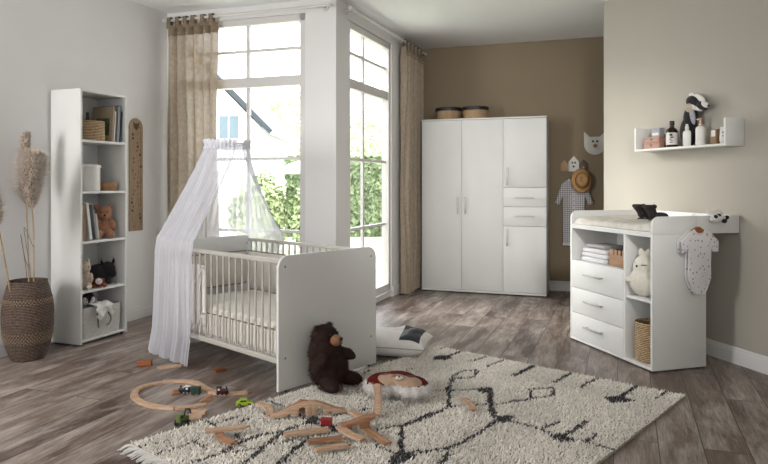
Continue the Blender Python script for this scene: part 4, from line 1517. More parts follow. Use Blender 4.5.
def along(u):
    s_ = u * cum[-1]
    for i in range(len(cum) - 1):
        if cum[i + 1] >= s_:
            k = (s_ - cum[i]) / max(1e-9, cum[i + 1] - cum[i])
            return path[i].lerp(path[i + 1], k)
    return path[-1]


ZS = .835


def drape(u, v):
    """v 0 at the ring, .55 at rail height, 1 on the floor"""
    a = math.radians(262 - 344 * u)
    top = Vector((RC.x + (RR + .004) * math.cos(a), RC.y + (RR + .004) * math.sin(a), RZ))
    sup = along(u)
    out = Vector((sup.x - KW / 2, (sup.y - 1.05) * .9, 0)).normalized()
    f = math.sin(2 * PI * 27 * u + 2.2 * math.sin(11 * u)) * .6 + .55 * math.sin(2 * PI * 11 * u + 1 + 3 * math.sin(5 * u))
    if v < .55:
        t = v / .55
        k = t ** 1.18
        p = top.lerp(sup, k)
        p.z = RZ + (ZS - RZ) * t
        amp = .005 + .011 * math.sin(PI * min(1, t * .9))
        p += out * (f * amp) * (1 if t < .92 else .35)
        return p
    t = (v - .55) / .45
    p = sup.copy()
    side = max(0, -out.x)
    fl = .022 * t ** 1.3 + .055 * max(0, t - .8) * 2
    p += out * (fl + .012 + f * (.007 + .012 * t) * (1 if t > .08 else .4))
    p.z = ZS * (1 - t) + .006 + .004 * abs(f) * t
    if t < .12:
        p -= out * .012 * (1 - t / .12)
    return p


dr = MB()
dr.grid(drape, 360, 70)
dr.build('drape', 'tulle', cn_, ang=180)
MB().tube([drape(0, j / 69) for j in range(2, 70)], .0035, 5).build('hem', 'tulle_d', cn_)
MB().tube([drape(1, j / 69) for j in range(2, 70)], .0035, 5).build('hem', 'tulle_d', cn_)


def ruff(u, v):
    a = math.radians(262 - 344 * u)
    w = 1 + .055 * math.sin(2 * PI * 34 * u + 1.5 * math.sin(9 * u)) * (.35 + abs(v - .45) * 1.6)
    r = (RR + .008) * w + .012 * abs(v - .45)
    return (RC.x + r * math.cos(a), RC.y + r * math.sin(a), RZ - .035 + .065 * v + .006 * math.sin(2 * PI * 23 * u) * v)


MB().grid(ruff, 340, 10).build('ruffle', 'tulle_d', cn_, ang=180)

# ------------------------------------------------------------------ rug
rgB, rgL, rgR = floor_at(438, 348.5), floor_at(131, 446), floor_at(685, 398)
e1 = rgR - rgB            # towards the greige wall
e2 = rgL - rgB            # towards the bottom of the picture
rug = thing('rug', 'shaggy cream rug with charcoal diamond lines before the crib', 'rug', WORLD, rgB)
bs = MB()
qv = [Vector((0, 0, 0)), e1, e1 + e2, e2]
bs.raw([q + Vector((0, 0, .001)) for q in qv] + [q + Vector((0, 0, .012)) for q in qv], [(3, 2, 1, 0), (4, 5, 6, 7), (0, 1, 5, 4), (1, 2, 6, 5), (2, 3, 7, 6), (3, 0, 4, 7)])
bs.build('backing', 'rugbase', rug, smooth=False)
# charcoal design: lines (width in metres) and filled diamonds, laid out on the floor
LINES = [
    (.022, [(439.6, 351), (452, 346.7)]), (.03, [(450, 357.4), (465, 352)]), (.022, [(470.8, 363.8), (491, 357.4)]), (.016, [(486.6, 369), (509, 360.3)]),
    (.036, [(514, 378), (539, 365.5)]), (.026, [(554.4, 384.9), (571.8, 374.8)]), (.022, [(579, 390), (597, 380.5)]), (.03, [(622, 399), (638, 387.2)]), (.02, [(656, 400.8), (667, 393.5)]),
    (.02, [(453.4, 377.7), (462, 373.3), (477.4, 372.7), (473.6, 379.7), (455, 381.4)]), (.024, [(453.4, 377.7), (447.7, 392), (449, 409)]),
    (.018, [(417, 394.5), (447.7, 393), (478, 392)]), (.034, [(489.5, 395), (490, 406.5), (493.9, 419.5)]), (.018, [(449, 409.4), (469, 407.4), (495, 407.4), (530, 401.6), (553, 397.9)]),
    (.018, [(530, 392), (553, 390), (553, 398), (530, 401.6), (530, 392)]), (.024, [(449, 409.4), (429, 419.5), (401, 429.6)]), (.026, [(401, 429.6), (401.5, 456)]),
    (.024, [(411.5, 456), (443, 452.7), (466, 444), (495, 424)]), (.026, [(450.5, 451), (440, 468)]), (.018, [(510, 424), (538.6, 431.7), (552, 438)]), (.016, [(544, 431.7), (560, 424)]),
    (.016, [(541, 432.5), (557, 425)]), (.026, [(564.5, 438), (586, 425)]), (.016, [(586, 445.5), (596, 437)]), (.018, [(570, 441), (612, 452.7), (640, 462)]),
    (.018, [(268.7, 403.4), (282.8, 409.3)]), (.018, [(288, 411.5), (306, 422)]), (.016, [(333, 418.7), (352, 415), (369.5, 411.6)]), (.016, [(238, 443), (250, 441), (282, 434)]), (.018, [(290, 431), (306, 426.5)]),
    (.028, [(246, 466), (264, 450), (284, 434.5), (292, 431)]), (.016, [(225, 456.5), (255, 452), (264, 449), (292, 443.9), (308.6, 443.3)]), (.03, [(278, 468), (294.5, 452.6), (308, 442.5)]),
    (.018, [(374, 433), (402, 428.5), (432, 415.5)]), (.018, [(205.7, 423.7), (214.5, 428.6)]), (.013, [(218.4, 425.5), (238.5, 419)]), (.016, [(238, 426), (248, 421)]), (.011, [(139, 450), (171, 443)]),
    (.014, [(149, 460), (180, 450), (196.6, 443.7)]), (.024, [(192, 466), (222, 456.5), (240, 445.6), (262, 438)]), (.02, [(235, 437.4), (241, 444)]), (.011, [(193, 443.7), (207.5, 453)]),
    (.012, [(262, 418), (272, 413.5)]), (.011, [(364, 371), (378, 368)]), (.012, [(402, 374), (411, 371), (416, 373.5)]), (.02, [(400, 462), (386, 476), (350, 490)]), (.024, [(440, 468), (460, 490), (500, 500)]),
    (.02, [(246, 466), (230, 480), (250, 500)]), (.02, [(278, 468), (300, 485), (350, 490)]), (.018, [(640, 462), (610, 480), (560, 478)]), (.014, [(371, 372), (362, 376)]), (.012, [(376, 449), (392, 456), (404, 458)]),
]
BLOBS = [[(433, 358.6), (448, 357.2), (452, 360.6), (446, 362.8), (433, 362.4)], [(476.5, 391), (491, 389.8), (493.5, 393.5), (488, 396), (478, 395)], [(493, 423.5), (500, 419), (514, 418), (511, 424), (498, 426.5)],
         [(604, 400), (614, 398.5), (622, 399.5), (634, 403.5), (624, 405.5), (608, 405.5)], [(549, 437.5), (560, 437), (568, 440), (576, 444.5), (560, 445.5), (551, 442)], [(390, 459), (400, 454.5), (414, 456), (416, 461), (404, 466), (388, 468)],
         [(306, 424), (313, 419), (320, 421), (318, 428), (308, 427)], [(327, 431), (333, 427.5), (340, 429.5), (338, 435.5), (330, 436)]]
A2 = np.array([[e1.x, e2.x], [e1.y, e2.y]])
rng = np.random.default_rng(5)
L1, L2 = e1.length, e2.length
stp = .0098
gu, gv = np.meshgrid(np.arange(.004, L1, stp), np.arange(.004, L2, stp))
n = gu.size
U = (gu.ravel() + rng.uniform(-.004, .004, n)) / L1
V = (gv.ravel() + rng.uniform(-.004, .004, n)) / L2
wob = 1
PX = rgB.x + e1.x * U + e2.x * V
PY = rgB.y + e1.y * U + e2.y * V
dark = np.zeros(n)
jx = PX + rng.normal(0, .005, n)
jy = PY + rng.normal(0, .005, n)
for w, pl in LINES:
    P_ = [floor_at(*p) for p in pl]
    for a, b_ in zip(P_, P_[1:]):
        dx, dy = b_.x - a.x, b_.y - a.y
        t_ = np.clip(((jx - a.x) * dx + (jy - a.y) * dy) / (dx * dx + dy * dy), 0, 1)
        dist = np.hypot(jx - a.x - t_ * dx, jy - a.y - t_ * dy)
        dark = np.maximum(dark, (dist < w * .5).astype(float))
for pl in BLOBS:
    P_ = [floor_at(*p) for p in pl]
    ins = np.zeros(n, bool)
    for i in range(len(P_)):
        a, b_ = P_[i], P_[i - 1]
        c_ = ((a.y > jy) != (b_.y > jy)) & (jx < (b_.x - a.x) * (jy - a.y) / (b_.y - a.y + 1e-12) + a.x)
        ins ^= c_
    dark = np.maximum(dark, ins)
hgt = rng.uniform(.011, .020, n) * np.where(dark > 0, .85, 1)
lean = rng.normal(0, .007, (n, 2)) + np.array([.004, -.004])
rad = rng.uniform(.0045, .0075, n)
ang = rng.uniform(0, 2 * PI, n)
lx, ly = PX - rgB.x, PY - rgB.y
vs = np.zeros((n, 4, 3), np.float32)
for k in range(3):
    vs[:, k, 0] = lx + rad * np.cos(ang + k * 2.0944)
    vs[:, k, 1] = ly + rad * np.sin(ang + k * 2.0944)
    vs[:, k, 2] = .010
vs[:, 3, 0] = lx + lean[:, 0]
vs[:, 3, 1] = ly + lean[:, 1]
vs[:, 3, 2] = .010 + hgt
ti = np.arange(n)[:, None] * 4
fs = np.concatenate([ti + np.array([[0, 1, 3]]), ti + np.array([[1, 2, 3]]), ti + np.array([[2, 0, 3]])], 1).reshape(-1, 3)
br_ = rng.uniform(.78, 1.08, n) * (1 + .06 * np.sin(PX * 9 + 2 * np.sin(PY * 5)))
cream, char = np.array(lin('efeae1')[:3]), np.array(lin('3c3c44')[:3])
col = np.where(dark[:, None] > 0, char, cream) * br_[:, None]
col = np.repeat(col[:, None, :], 4, 1)
me = bpy.data.meshes.new('pile')
me.from_pydata(vs.reshape(-1, 3).tolist(), [], fs.tolist())
at = me.color_attributes.new('tint', 'FLOAT_COLOR', 'POINT')
arr = np.ones((n * 4, 4), np.float32)
arr[:, :3] = col.reshape(-1, 3)
at.data.foreach_set('color', arr.ravel())
me.materials.append(M['rug'])
po = bpy.data.objects.new('pile', me)
COL.objects.link(po)
po.parent = rug
po['kind'] = 'stuff'
# fringe along the short end
fg = MB()
rnd = random.Random(3)
u1, u2 = e1.normalized(), e2.normalized()
for k in range(150):
    a = e2 + e1 * ((k + .5) / 150) + Vector((0, 0, .008))
    q = a + u2 * rnd.uniform(.05, .085) + u1 * rnd.uniform(-.02, .02)
    fg.tube([a, a.lerp(q, .5) + Vector((0, 0, .004)), Vector((q.x, q.y, .004))], [.005, .0045, .0025], 5)
fg.build('fringe', 'cotton', rug)
# ------------------------------------------------------------------ soft toys and cushions on the floor
RT = .0305     # height of the rug's pile
br = thing('plush_bear', 'big dark brown plush bear sitting against the crib foot board', 'plush bear', FK, (.245, -.165, .031), 6)
br.scale = (.95, .95, .92)
S = 1.0
MB().ell((0, .0, .115), (.135, .112, .118)).ell((0, .03, .215), (.115, .098, .12)).ell((0, .035, .31), (.088, .08, .078)).ell((-.062, .045, .372), (.022, .016, .022)).ell((.06, .045, .374), (.022, .016, .022)).ell(
    (-.088, -.085, .042), (.052, .09, .045), (.1, 0, -.35)).ell((.098, -.085, .042), (.05, .09, .045), (.1, 0, .45)).ell((-.115, -.03, .17), (.035, .042, .075), (.5, .3, 0)).ell((.118, -.045, .19), (.036, .072, .034), (.5, 0, .75)).build(
    'body', 'bear', br, mods=SOFT(.008, 8))
v, f, c = tufts([((0, .0, .115), (.135, .112, .118), 2300), ((0, .03, .215), (.115, .098, .12), 1900), ((0, .035, .31), (.089, .081, .079), 1400), ((-.088, -.085, .042), (.052, .09, .045), 700), ((.098, -.085, .042), (.05, .09, .045), 700),
                 ((-.115, -.03, .17), (.036, .043, .076), 400), ((.118, -.045, .19), (.037, .05, .035), 300), ((-.062, .045, .372), .022, 120), ((.06, .045, .374), .022, 120)], .016, .0016, 8, .4, lin('3b1d12')[:3], .6, .35)
v = [Vector((p.x, p.y, max(p.z, .002))) for p in v]
mesh_tint('fur', v, f, c, 'bear_f', br)
MB().ell((.008, -.05, .298), (.042, .045, .036)).build('muzzle', 'tan', br, mods=SOFT(.005, 4))
MB().ell((.008, -.095, .312), (.016, .01, .012), sub=2).build('nose', 'black', br)
face_dots(br, ((-.03, -.038, .338), (.044, -.036, .338)), .007)
MB().tube(spline([(-.006, -.094, .288), (.008, -.0965, .282), (.022, -.093, .288)], 5), .002, 6).build('mouth', 'black', br)


def cushion_mesh(wx, wy, th, seed, cr=.004, pinch=.06):
    bm = MB()

    def fn(u, v, s_):
        a, b_ = 2 * u - 1, 2 * v - 1
        k = 1 - pinch * (1 - a * a * .0) * 0
        px = a * wx / 2 * (1 - pinch * (1 - b_ * b_))
        py = b_ * wy / 2 * (1 - pinch * (1 - a * a))
        e = max(0, (1 - a ** 4) * (1 - b_ ** 4)) ** .55
        return (px, py, th / 2 + s_ * th / 2 * e + (cr * mnoise.noise((px * 12, py * 12, seed + s_)) * 2 + .012 * mnoise.noise((px * 5, py * 5, seed))) * e * (s_ > 0))
    bm.grid(lambda u, v: fn(u, v, 1), 48, 48).grid(lambda u, v: fn(u, v, -1), 48, 48)
    bmesh.ops.remove_doubles(bm.bm, verts=bm.bm.verts, dist=1e-5)
    return bm, fn


cu = thing('floor_cushion', 'plump white cushion with a black printed patch lying beyond the crib', 'cushion', WORLD, (.10, 4.63, .001), -14)
bm, cfn = cushion_mesh(.46, .40, .17, 3, .008)
bm.build('cover', 'cotton', cu, ang=180)
bm = MB()
bm.grid(lambda u, v: tuple(a + b for a, b in zip(cfn(.60 + .32 * u, .06 + .84 * v, 1), (0, 0, .0025))), 14, 30)
bm.build('printed_patch', 'bk_black', cu, ang=180)
bm = MB()
for u0, v0, du, dv_ in ((.70, .50, .10, .02), (.70, .56, .10, .02), (.71, .62, .08, .015)):
    bm.grid(lambda u, v: tuple(a + b for a, b in zip(cfn(u0 + du * u, v0 + dv_ * v, 1), (0, 0, .0042))), 6, 4)
bm.build('small_print', 'bk_white', cu, ang=180)
MB().tube([cfn(u, v, 0) for u, v in [(k / 20, 0) for k in range(20)] + [(1, k / 20) for k in range(20)] + [(1 - k / 20, 1) for k in range(20)] + [(0, 1 - k / 20) for k in range(20)]], .004, 6, True).build('piping', 'bk_grey', cu)

# kidney-shaped face cushion: wine red back, tan face, white fluffy rim
fxp = floor_at(397, 397, .03)
fx = thing('face_cushion', 'wine red and tan sleeping face cushion with white fluffy rim on the rug', 'cushion', WORLD, (fxp.x, fxp.y + .03, RT), -8)
fx.scale = (1.06, 1.1, 1.1)
MB().ell((-.075, .02, .052), (.098, .115, .05)).ell((.07, .005, .05), (.105, .10, .048)).ell((0, .045, .055), (.12, .10, .052)).build('body', 'red_p', fx, mods=SOFT(.007, 8))
MB().ell((-.05, -.02, .076), (.066, .062, .03), (.2, 0, .1)).ell((.07, -.03, .070), (.078, .058, .03), (.2, .05, 0)).ell((0, -.018, .08), (.07, .046, .03), (.2, 0, 0)).build('face', 'skin_p', fx, mods=SOFT(.006, 6))
rim = [(x_, y_, z_ + .012, r_) for x_, y_, z_, r_ in [(-.155, .03, .035, .028), (-.150, -.015, .035, .03), (-.125, -.06, .035, .034), (-.085, -.088, .036, .034), (-.045, -.09, .038, .03), (-.012, -.072, .04, .026), (.02, -.085, .038, .03), (.06, -.10, .036, .034), (.105, -.095, .036, .034), (.145, -.07, .035, .032), (.168, -.03, .035, .026), (.176, .008, .035, .02)]]
bm = MB()
for x, y, z, r in rim:
    bm.ell((x, y, z), (r * .95, r * .7, r * .8))
bm.build('fluffy_rim', 'white_p', fx, mods=SOFT(.006, 4))
v, f, c = tufts([((x, y, z), (r * .95, r * .7, r * .8), 420) for x, y, z, r in rim], .013, .0016, 9, .75, lin('d8d4cf')[:3], .7, .2)
v = [Vector((p.x, p.y, max(p.z, .002))) for p in v]
mesh_tint('fluff', v, f, c, 'white_f', fx)
for pts in ([(-.085, .002, .1045), (-.072, -.008, .105), (-.058, -.008, .1055), (-.045, .004, .107)], [(.055, -.004, .104), (.068, -.014, .1035), (.082, -.014, .1025), (.095, -.004, .102)]):
    MB().tube(spline(pts, 5), .004, 6).build('closed_eye', 'hook_b', fx)
MB().ell((-.012, -.028, .104), (.016, .011, .010), sub=2).build('nose', 'bk_terra', fx)
fl = MB()
for k in range(5):
    a = k * 2 * PI / 5
    fl.ell((.018 + .013 * math.cos(a), -.045 + .012 * math.sin(a), .103), (.009, .009, .006), sub=2)
fl.build('flower', 'white_p', fx)
MB().ell((.018, -.045, .109), .006, sub=2).build('flower_centre', 'olive', fx)

# ------------------------------------------------------------------ wooden railway
PROF = [(-.020, 0), (.020, 0), (.020, .0115), (.019, .0125), (.0165, .0125), (.0165, .0095), (.0105, .0095), (.0105, .0125), (-.0105, .0125), (-.0105, .0095), (-.0165, .0095), (-.0165, .0125), (-.019, .0125), (-.020, .0115)]


def track_mesh(pts, peg=True, grooves=True):
    """pts: local 3-D path of the track's bottom centre"""
    P_ = [Vector(p) for p in pts]
    prof = PROF if grooves else [(-.020, 0), (.020, 0), (.020, .012), (-.020, .012)]
    m, k = len(P_), len(prof)
    vs, fs = [], []
    for i, p in enumerate(P_):
        t_ = (P_[min(i + 1, m - 1)] - P_[max(i - 1, 0)]).normalized()
        s_ = t_.cross(Vector((0, 0, 1))).normalized()
        u_ = s_.cross(t_)
        vs += [p + s_ * a + u_ * b_ for a, b_ in prof]
    for i in range(m - 1):
        for q in range(k):
            r = (q + 1) % k
            fs.append((i * k + q, i * k + r, (i + 1) * k + r, (i + 1) * k + q))
    fs += [tuple(range(k))[::-1], tuple((m - 1) * k + q for q in range(k))]
    bm = MB()
    bm.raw(vs, fs)
    return bm


def track(pts, label, base=None, m='beech', group='wooden railway track pieces', peg=1, z=0.0):
    """pts: world path; piece stands at its middle"""
    P_ = [Vector(p) for p in pts]
    c = P_[len(P_) // 2].copy()
    c.z = min(p.z for p in P_)
    L = [p - c for p in P_]
    r = thing('track_piece', label, 'toy track', WORLD, c, 0, group)
    track_mesh(L).build('rail_bed', m, r, ang=30)
    if peg:
        t_ = (L[-1] - L[-2]).normalized()
        e = L[-1]
        MB().box(-.001, -.003, .003, .012, .003, .0095, mx=Matrix.Translation(e + t_ * .0005) @ Matrix.Rotation(math.atan2(t_.y, t_.x), 4, 'Z')).cyl(e + t_ * .0145 + Vector((0, 0, .003)), e + t_ * .0145 + Vector((0, 0, .0095)), .0058, n=16).build('peg', 'beech2', r)
    return r


# the open loop on the floor, cut into its pieces
lp = spline([floor_at(*p, .001) for p in ((206, 405.5), (190, 408), (172, 409), (155, 407.5), (142, 403.5), (134.5, 397.5), (136, 391.5), (145, 387), (158, 384), (173, 382.5), (187, 382.3), (197, 384.3), (204, 388.5), (212, 392.8), (222, 395), (234, 394.5), (248, 393.2))], 8)
cum2 = [0]
for a, b_ in zip(lp, lp[1:]):
    cum2.append(cum2[-1] + (b_ - a).length)
NAMES = ['track piece at the open near end of the floor loop, by the olive tractor', 'second track piece of the floor loop, counted from the olive tractor', 'curved track piece at the near bend of the floor loop', 'curved track piece at the outermost bend of the floor loop, towards the vase',
         'curved track piece on the far bend of the floor loop, past the outermost one', 'curved track piece of the floor loop right behind the black locomotive', 'curved track piece of the floor loop next to the dark green wagon', 'track piece leading out of the loop under the dark red locomotive', 'last track piece pointing from the floor loop towards the crib']
ns = len(NAMES)


def lerp_path(P_, C_, s_):
    for i in range(len(C_) - 1):
        if C_[i + 1] >= s_:
            return P_[i].lerp(P_[i + 1], (s_ - C_[i]) / max(1e-9, C_[i + 1] - C_[i]))
    return P_[-1]


for k in range(ns):
    a, b_ = cum2[-1] * k / ns, cum2[-1] * (k + 1) / ns - .0045
    last = k == ns - 1
    seg = [lerp_path(lp, cum2, a + (b_ - a) * q / 14) for q in range(15)]
    track(seg, NAMES[k], group='pieces of the wooden track loop', peg=last)


def two(p, q, z=.001, n=8, bend=0.0):
    a, b_ = floor_at(*p, z), floor_at(*q, z)
    s_ = (b_ - a).cross(Vector((0, 0, 1))).normalized()
    return [a.lerp(b_, i / n) + s_ * (bend * math.sin(PI * i / n)) for i in range(n + 1)]


track(two((157, 369), (181, 366.4)), 'pale straight track piece on the floor before the canopy hem')
track(two((214, 372.5), (224, 370)), 'short reddish track piece in the shade under the crib', m='orange_wood')
track(two((180, 418.5), (202, 417.5)), 'short track piece lying right against the olive tractor', peg=0)
track(two((191.5, 412.8), (206, 413.2)), 'short track piece between the floor loop and the olive tractor', peg=0)
Z = RT + .002
track(two((259, 404), (270, 416.5), Z, 8, -.02), 'curved track piece at the rug edge before the toy bridge')
track(two((219, 433), (234, 444), Z, 8, .02), 'curved track piece on the rug under the straight pale one', m='beech2')
track(two((205, 432.5), (246, 428), Z + .0145), 'straight pale track piece lying across the curved one near the rug corner')
track(two((284, 436), (328, 430.5), Z), 'long straight track piece on the rug just below the red wagon')
track(two((308, 443.5), (342, 440), Z, 8, -.008), 'curved track piece on the rug, below the long straight one', m='beech2')
track(two((339, 427.5), (363, 441), Z, 8, .012), 'curved track piece slanting down past the fallen bridge pier')
track(two((315, 451.5), (347, 446.5), Z, 8, -.004), 'lowest pale track piece on the rug, beneath all the others')
track(two((366.5, 431), (388, 445), Z), 'dark ribbed track piece on the rug beside the fallen bridge pier', m='brown_wood')
track(two((350.5, 412.5), (366, 420), Z), 'short track piece half hidden behind the fallen bridge pier', peg=0)
track(two((463, 399.5), (473, 411), Z, 8, -.012), 'small curved track piece alone on the rug past the face cushion')
# piece leaning on the face cushion
a, b_ = floor_at(376.5, 416, Z), Vector((fxp.x - .115, fxp.y - .085, RT + .092))
track([a.lerp(b_, q / 8) + Vector((.01 * math.sin(PI * q / 8), 0, 0)) for q in range(9)], 'curved track piece leaning up against the fluffy rim of the face cushion', peg=0)
# bridge: two ramps meeting on piers
brg0, brg1 = floor_at(270, 417, RT), floor_at(346, 411.5, RT)
d = brg1 - brg0
FBR = Frame((brg0.x, brg0.y, RT + .001), math.degrees(math.atan2(d.y, d.x)))
LB = d.length


def ramp(label, x0, x1, hi, m, flip):
    """side outline of an ascending track with a pier and two cut-outs"""
    L = x1 - x0
    f_ = lambda x: .012 + (hi - .012) * (x / L) ** .9 * (1.0 if True else 0)
    top = [(L * k / 14, .014 + (hi - .014) * (.5 - .5 * math.cos(PI * k / 14))) for k in range(15)]
    bot = [(L, 0), (L * .86, 0), (L * .86, hi - .030), (L * .80, hi - .022), (L * .70, hi - .026), (L * .66, .004), (L * .66, 0), (L * .52, 0), (L * .50, .012), (L * .42, .012), (L * .38, 0), (0, 0)]
    poly = top[::1] + bot
    mx = Matrix.Identity(4)
    if flip:
        poly = [(L - a, b_) for a, b_ in poly][::-1]
    r = thing('bridge_ramp', label, 'toy bridge', FBR, (x0, 0, 0), 0, 'toy bridge ramps')
    MB().prism(poly, -.0205, .0205, 'xz', .001).build('ramp', m, r, ang=25)
    gr = MB()
    for yy in (-.0135, .0135):
        gr.tube([((L - a if flip else a), yy, b_ + .0002) for a, b_ in top[1:-1]], .0022, 6)
    gr.build('wheel_grooves', 'beech2', r)
    return r


ramp('arched wooden bridge ramp rising from the rug edge on the side of the crib', 0, LB * .535, .066, 'beech', False)
ramp('arched wooden bridge ramp going down towards the face cushion', LB * .537, LB, .066, 'beech', True)
p = floor_at(296, 404.5, RT + .001)
o = thing('bridge_ramp', 'small wooden ramp standing behind the toy bridge', 'toy bridge', FBR, ((p - FBR.o).dot(FBR.x), .055, 0), 0, 'toy bridge ramps')
MB().prism([(-.06, 0), (.06, 0), (.06, .05), (.02, .056), (-.03, .03), (-.06, .014)], -.0185, .0185, 'xz', .001).build('ramp', 'beech2', o, ang=25)
# fallen pier
p = floor_at(358, 427.5, RT + .001)
o = thing('bridge_pier', 'wooden bridge pier lying on the rug among the track pieces', 'toy bridge', WORLD, p, 6)
MB().prism([(-.085, .0), (-.03, .0), (-.028, .02), (.005, .02), (.008, 0), (.055, 0), (.058, .034), (.085, .05), (.085, .062), (.04, .06), (-.03, .034), (-.085, .018)], -.02, .02, 'xz', .001).build('pier', 'beech2', o, ang=25)
# blocks
solo('toy_block', MB().box(-.045, -.02, 0, .045, .02, .038, .003), 'orange_wood', 'orange brown wooden block on the floor near the canopy hem', 'toy block', WORLD, floor_at(145, 366, 0) + Vector((0, 0, .001)), 8)
solo('toy_block', MB().prism([(-.025, 0), (.03, 0), (.012, .03), (-.012, .03)], -.012, .012, 'xz', .002), 'beech2', 'small tan wooden wedge inside the track loop', 'toy block', WORLD, floor_at(175.5, 394.5, .001), 30)
solo('toy_block', MB().prism([(-.035, 0), (.035, 0), (.035, .034), (.02, .034)], -.016, .016, 'xz', .002), 'beech2', 'small reddish wooden ramp block beside the dark green wagon', 'toy block', WORLD, floor_at(206, 401, .001), 15)


def wheels(r, xs, y, rad, m='black', w=.006, hub=None):
    for x in xs:
        for s_ in (-1, 1):
            o = MB().cyl((x, s_ * y, rad), (x, s_ * (y + w), rad), rad, n=20, bev=.001).build('wheel', m, r)
            MB().cyl((x, s_ * (y + w), rad), (x, s_ * (y + w + .0015), rad), rad * .45, n=14).build('hub', hub or 'grey', o)


def loco(label, p, deg, m, m2, cab='navy'):
    r = thing('toy_locomotive', label, 'toy train', WORLD, p, deg)
    r.scale = (.8, .8, .8)
    MB().box(-.042, -.014, .009, .042, .014, .017, .002).build('chassis', 'black', r)
    MB().cyl((-.006, 0, .029), (.042, 0, .029), .0125, n=20, bev=.002).build('boiler', m, r)
    MB().cyl((.028, 0, .040), (.028, 0, .058), .005, .0068, n=14).build('chimney', 'black', r)
    MB().ell((.01, 0, .042), (.006, .006, .006), sub=2).build('dome', m2, r)
    c_ = MB().box(-.040, -.0145, .0172, -.008, .0145, .052, .002).build('cab', m, r)
    MB().box(-.044, -.017, .0525, -.004, .017, .0575, .002).build('cab_roof', m2, c_)
    MB().box(-.032, -.0155, .034, -.016, .0155, .047).build('cab_window', 'bk_white', c_, smooth=False)
    wheels(r, (-.028, .0, .028), .0095, .009, 'black', .005, m2)
    return r


def wagon(label, p, deg, m, h=.03, load=None):
    r = thing('toy_wagon', label, 'toy train', WORLD, p, deg)
    r.scale = (.85, .85, .85)
    MB().box(-.034, -.0145, .009, .034, .0145, .016, .002).build('chassis', 'black', r)
    MB().box(-.032, -.016, .0162, .032, .016, .0162 + h, .002).build('body', m, r)
    sl2 = MB()
    for k in range(5):
        sl2.box(-.0305 + k * .0125, -.0172, .018, -.0245 + k * .0125, .0172, .014 + h)
    sl2.build('slats', m, r, smooth=False)
    MB().box(-.034, -.0175, .0164 + h, .034, .0175, .0195 + h, .0012).build('roof', m, r)
    MB().cyl((.034, 0, .0125), (.042, 0, .0125), .003, n=10).build('coupling', 'steel', r)
    wheels(r, (-.02, .02), .0095, .009, 'black', .005)
    return r


loco('toy locomotive painted black, standing inside the track loop', floor_at(184.5, 393.5, .001), 172, 'navy', 'bk_white')
wagon('dark green toy wagon standing behind the black locomotive', floor_at(195.8, 394.5, .001), 174, 'green', .036)
solo('toy_block', MB().prism([(-.02, 0), (.02, 0), (0, .022)], -.012, .012, 'xz', .002), 'beech', 'pale wooden wedge block between the track loop and the black locomotive', 'toy block', WORLD, floor_at(187, 388.2, .001), 40)
tv_ = loco('dark red toy locomotive standing on the track near the crib', floor_at(222.5, 394.6, .0115), 4, 'dred', 'black')
wagon('small red toy wagon on the rug below the bridge', floor_at(326.5, 427, RT), -4, 'red', .032)

lc = thing('toy_car', 'lime green toy car on the floor at the rug edge', 'toy car', WORLD, floor_at(244.5, 406, .001), 12)
MB().prism([(-.046, .008), (.046, .008), (.048, .02), (.04, .026), (.022, .028), (.010, .041), (-.022, .041), (-.034, .027), (-.046, .025)], -.02, .02, 'xz', .003).build('body', 'lime', lc)
for s_ in (-1, 1):
    MB().prism([(-.028, .029), (.014, .029), (.007, .038), (-.020, .038)], s_ * .0203 - .0004, s_ * .0203 + .0004, 'xz').build('side_window', 'black', lc, smooth=False)
wheels(lc, (-.027, .027), .0175, .010, 'black', .006, 'steel')

tr = thing('toy_tractor', 'olive green toy tractor crane on the floor, close to the rug corner', 'toy tractor', WORLD, floor_at(182.5, 425.5, .001), 62)
MB().box(-.034, -.014, .014, .036, .014, .024, .002).build('chassis', 'black', tr)
MB().box(.0, -.012, .0242, .036, .012, .044, .003).build('bonnet', 'olive', tr)
c_ = MB().box(-.032, -.014, .0242, -.001, .014, .062, .003).build('cab', 'olive', tr)
MB().box(-.026, -.0148, .042, -.007, .0148, .057).build('cab_window', 'black', c_, smooth=False)
MB().tube([(.01, 0, .044), (.022, 0, .078), (.046, 0, .07), (.058, 0, .046)], [.005, .0045, .004, .0035]).build('crane_arm', 'black', tr)
MB().cyl((.03, .006, .044), (.03, .006, .066), .0025, n=10).build('exhaust', 'steel', tr)
for x, rad in ((-.018, .018), (.024, .012)):
    for s_ in (-1, 1):
        o = MB().cyl((x, s_ * .0145, rad), (x, s_ * .0245, rad), rad, n=22, bev=.002).build('wheel', 'black', tr)
        MB().cyl((x, s_ * .0245, rad), (x, s_ * .026, rad), rad * .5, n=14).build('hub', 'olive', o)
# ------------------------------------------------------------------ light and camera
wd = bpy.data.worlds.new('overcast_sky')
SC.world = wd
wd.use_nodes = True
bg = wd.node_tree.nodes['Background']
bg.inputs['Color'].default_value = (.93, .97, 1, 1)
bg.inputs['Strength'].default_value = 6.5


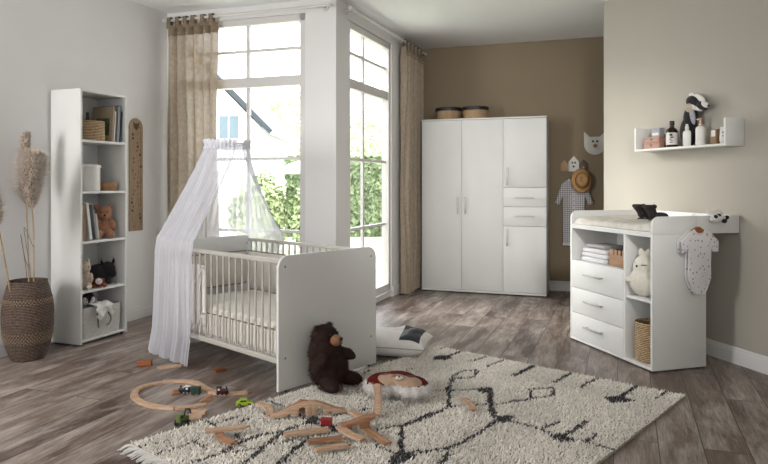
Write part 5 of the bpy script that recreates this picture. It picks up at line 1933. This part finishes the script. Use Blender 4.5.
def light(name, typ, loc, target, energy, color=(1, 1, 1), **kw):
    d_ = bpy.data.lights.new(name, typ)
    d_.energy = energy
    d_.color = color
    for k, v in kw.items():
        setattr(d_, k, v)
    o = bpy.data.objects.new(name, d_)
    COL.objects.link(o)
    o.location = loc
    o.rotation_euler = (Vector(target) - Vector(loc)).to_track_quat('-Z', 'Y').to_euler()
    return o


light('low_sun', 'SUN', (-8, 9, 5), (-8 + 3.4, 9 - 1.5, 5 - 1.35), 5.0, (1, .96, .9), angle=math.radians(24))
for f, x0, x1 in ((FW, wl + .1, -.02), (FA, 0, AW_L - .03)):
    c = f.w(((x0 + x1) / 2, .25, 1.42))
    o = light('window_daylight', 'AREA', c, c - f.y, 1, shape='RECTANGLE', size=x1 - x0, size_y=2.6)
    o.data.cycles.is_portal = True
light('room_fill', 'AREA', (2.3, -2.3, 1.7), (-.2, 5, 1.2), 32, (1, .985, .965), shape='RECTANGLE', size=2.4, size_y=1.9)  # unseen soft fill lamp added behind the camera; no window stands there
light('rear_fill', 'AREA', (-2.2, -2.3, 1.6), (-.0, 5, 2.6), 47, (1, .99, .98), shape='RECTANGLE', size=2.4, size_y=1.9)  # second unseen fill, added and tilted up to lift ceiling and bookcase side

light('side_window_daylight', 'AREA', (-3.62, 1.75, 1.55), (.9, 5.4, 1.35), 120, (1, .995, .985), shape='RECTANGLE', size=.9, size_y=1.2)
light('alcove_fill_spot', 'SPOT', (1.0, .5, 2.72), (.85, 7.1, 1.0), 480, (1, .99, .975), spot_size=math.radians(46), spot_blend=.8, shadow_soft_size=.28)  # added spot without a fixture, brightening wardrobe, drawn-back curtain and far floor

cam = bpy.data.cameras.new('camera')
cam.sensor_width = 36
cam.lens = 30.0
cam.shift_y = -(232 - HY) / 768
co = bpy.data.objects.new('camera', cam)
COL.objects.link(co)
co.location = (0, 0, CAMZ)
co.rotation_euler = (PI / 2, 0, 0)
SC.camera = co
SC.view_settings.view_transform = 'Standard'
SC.view_settings.look = 'None'
SC.view_settings.exposure = 0
SC.view_settings.gamma = 1
SC.view_settings.use_curve_mapping = False
SC.cycles.max_bounces = 10
SC.cycles.transparent_max_bounces = 24
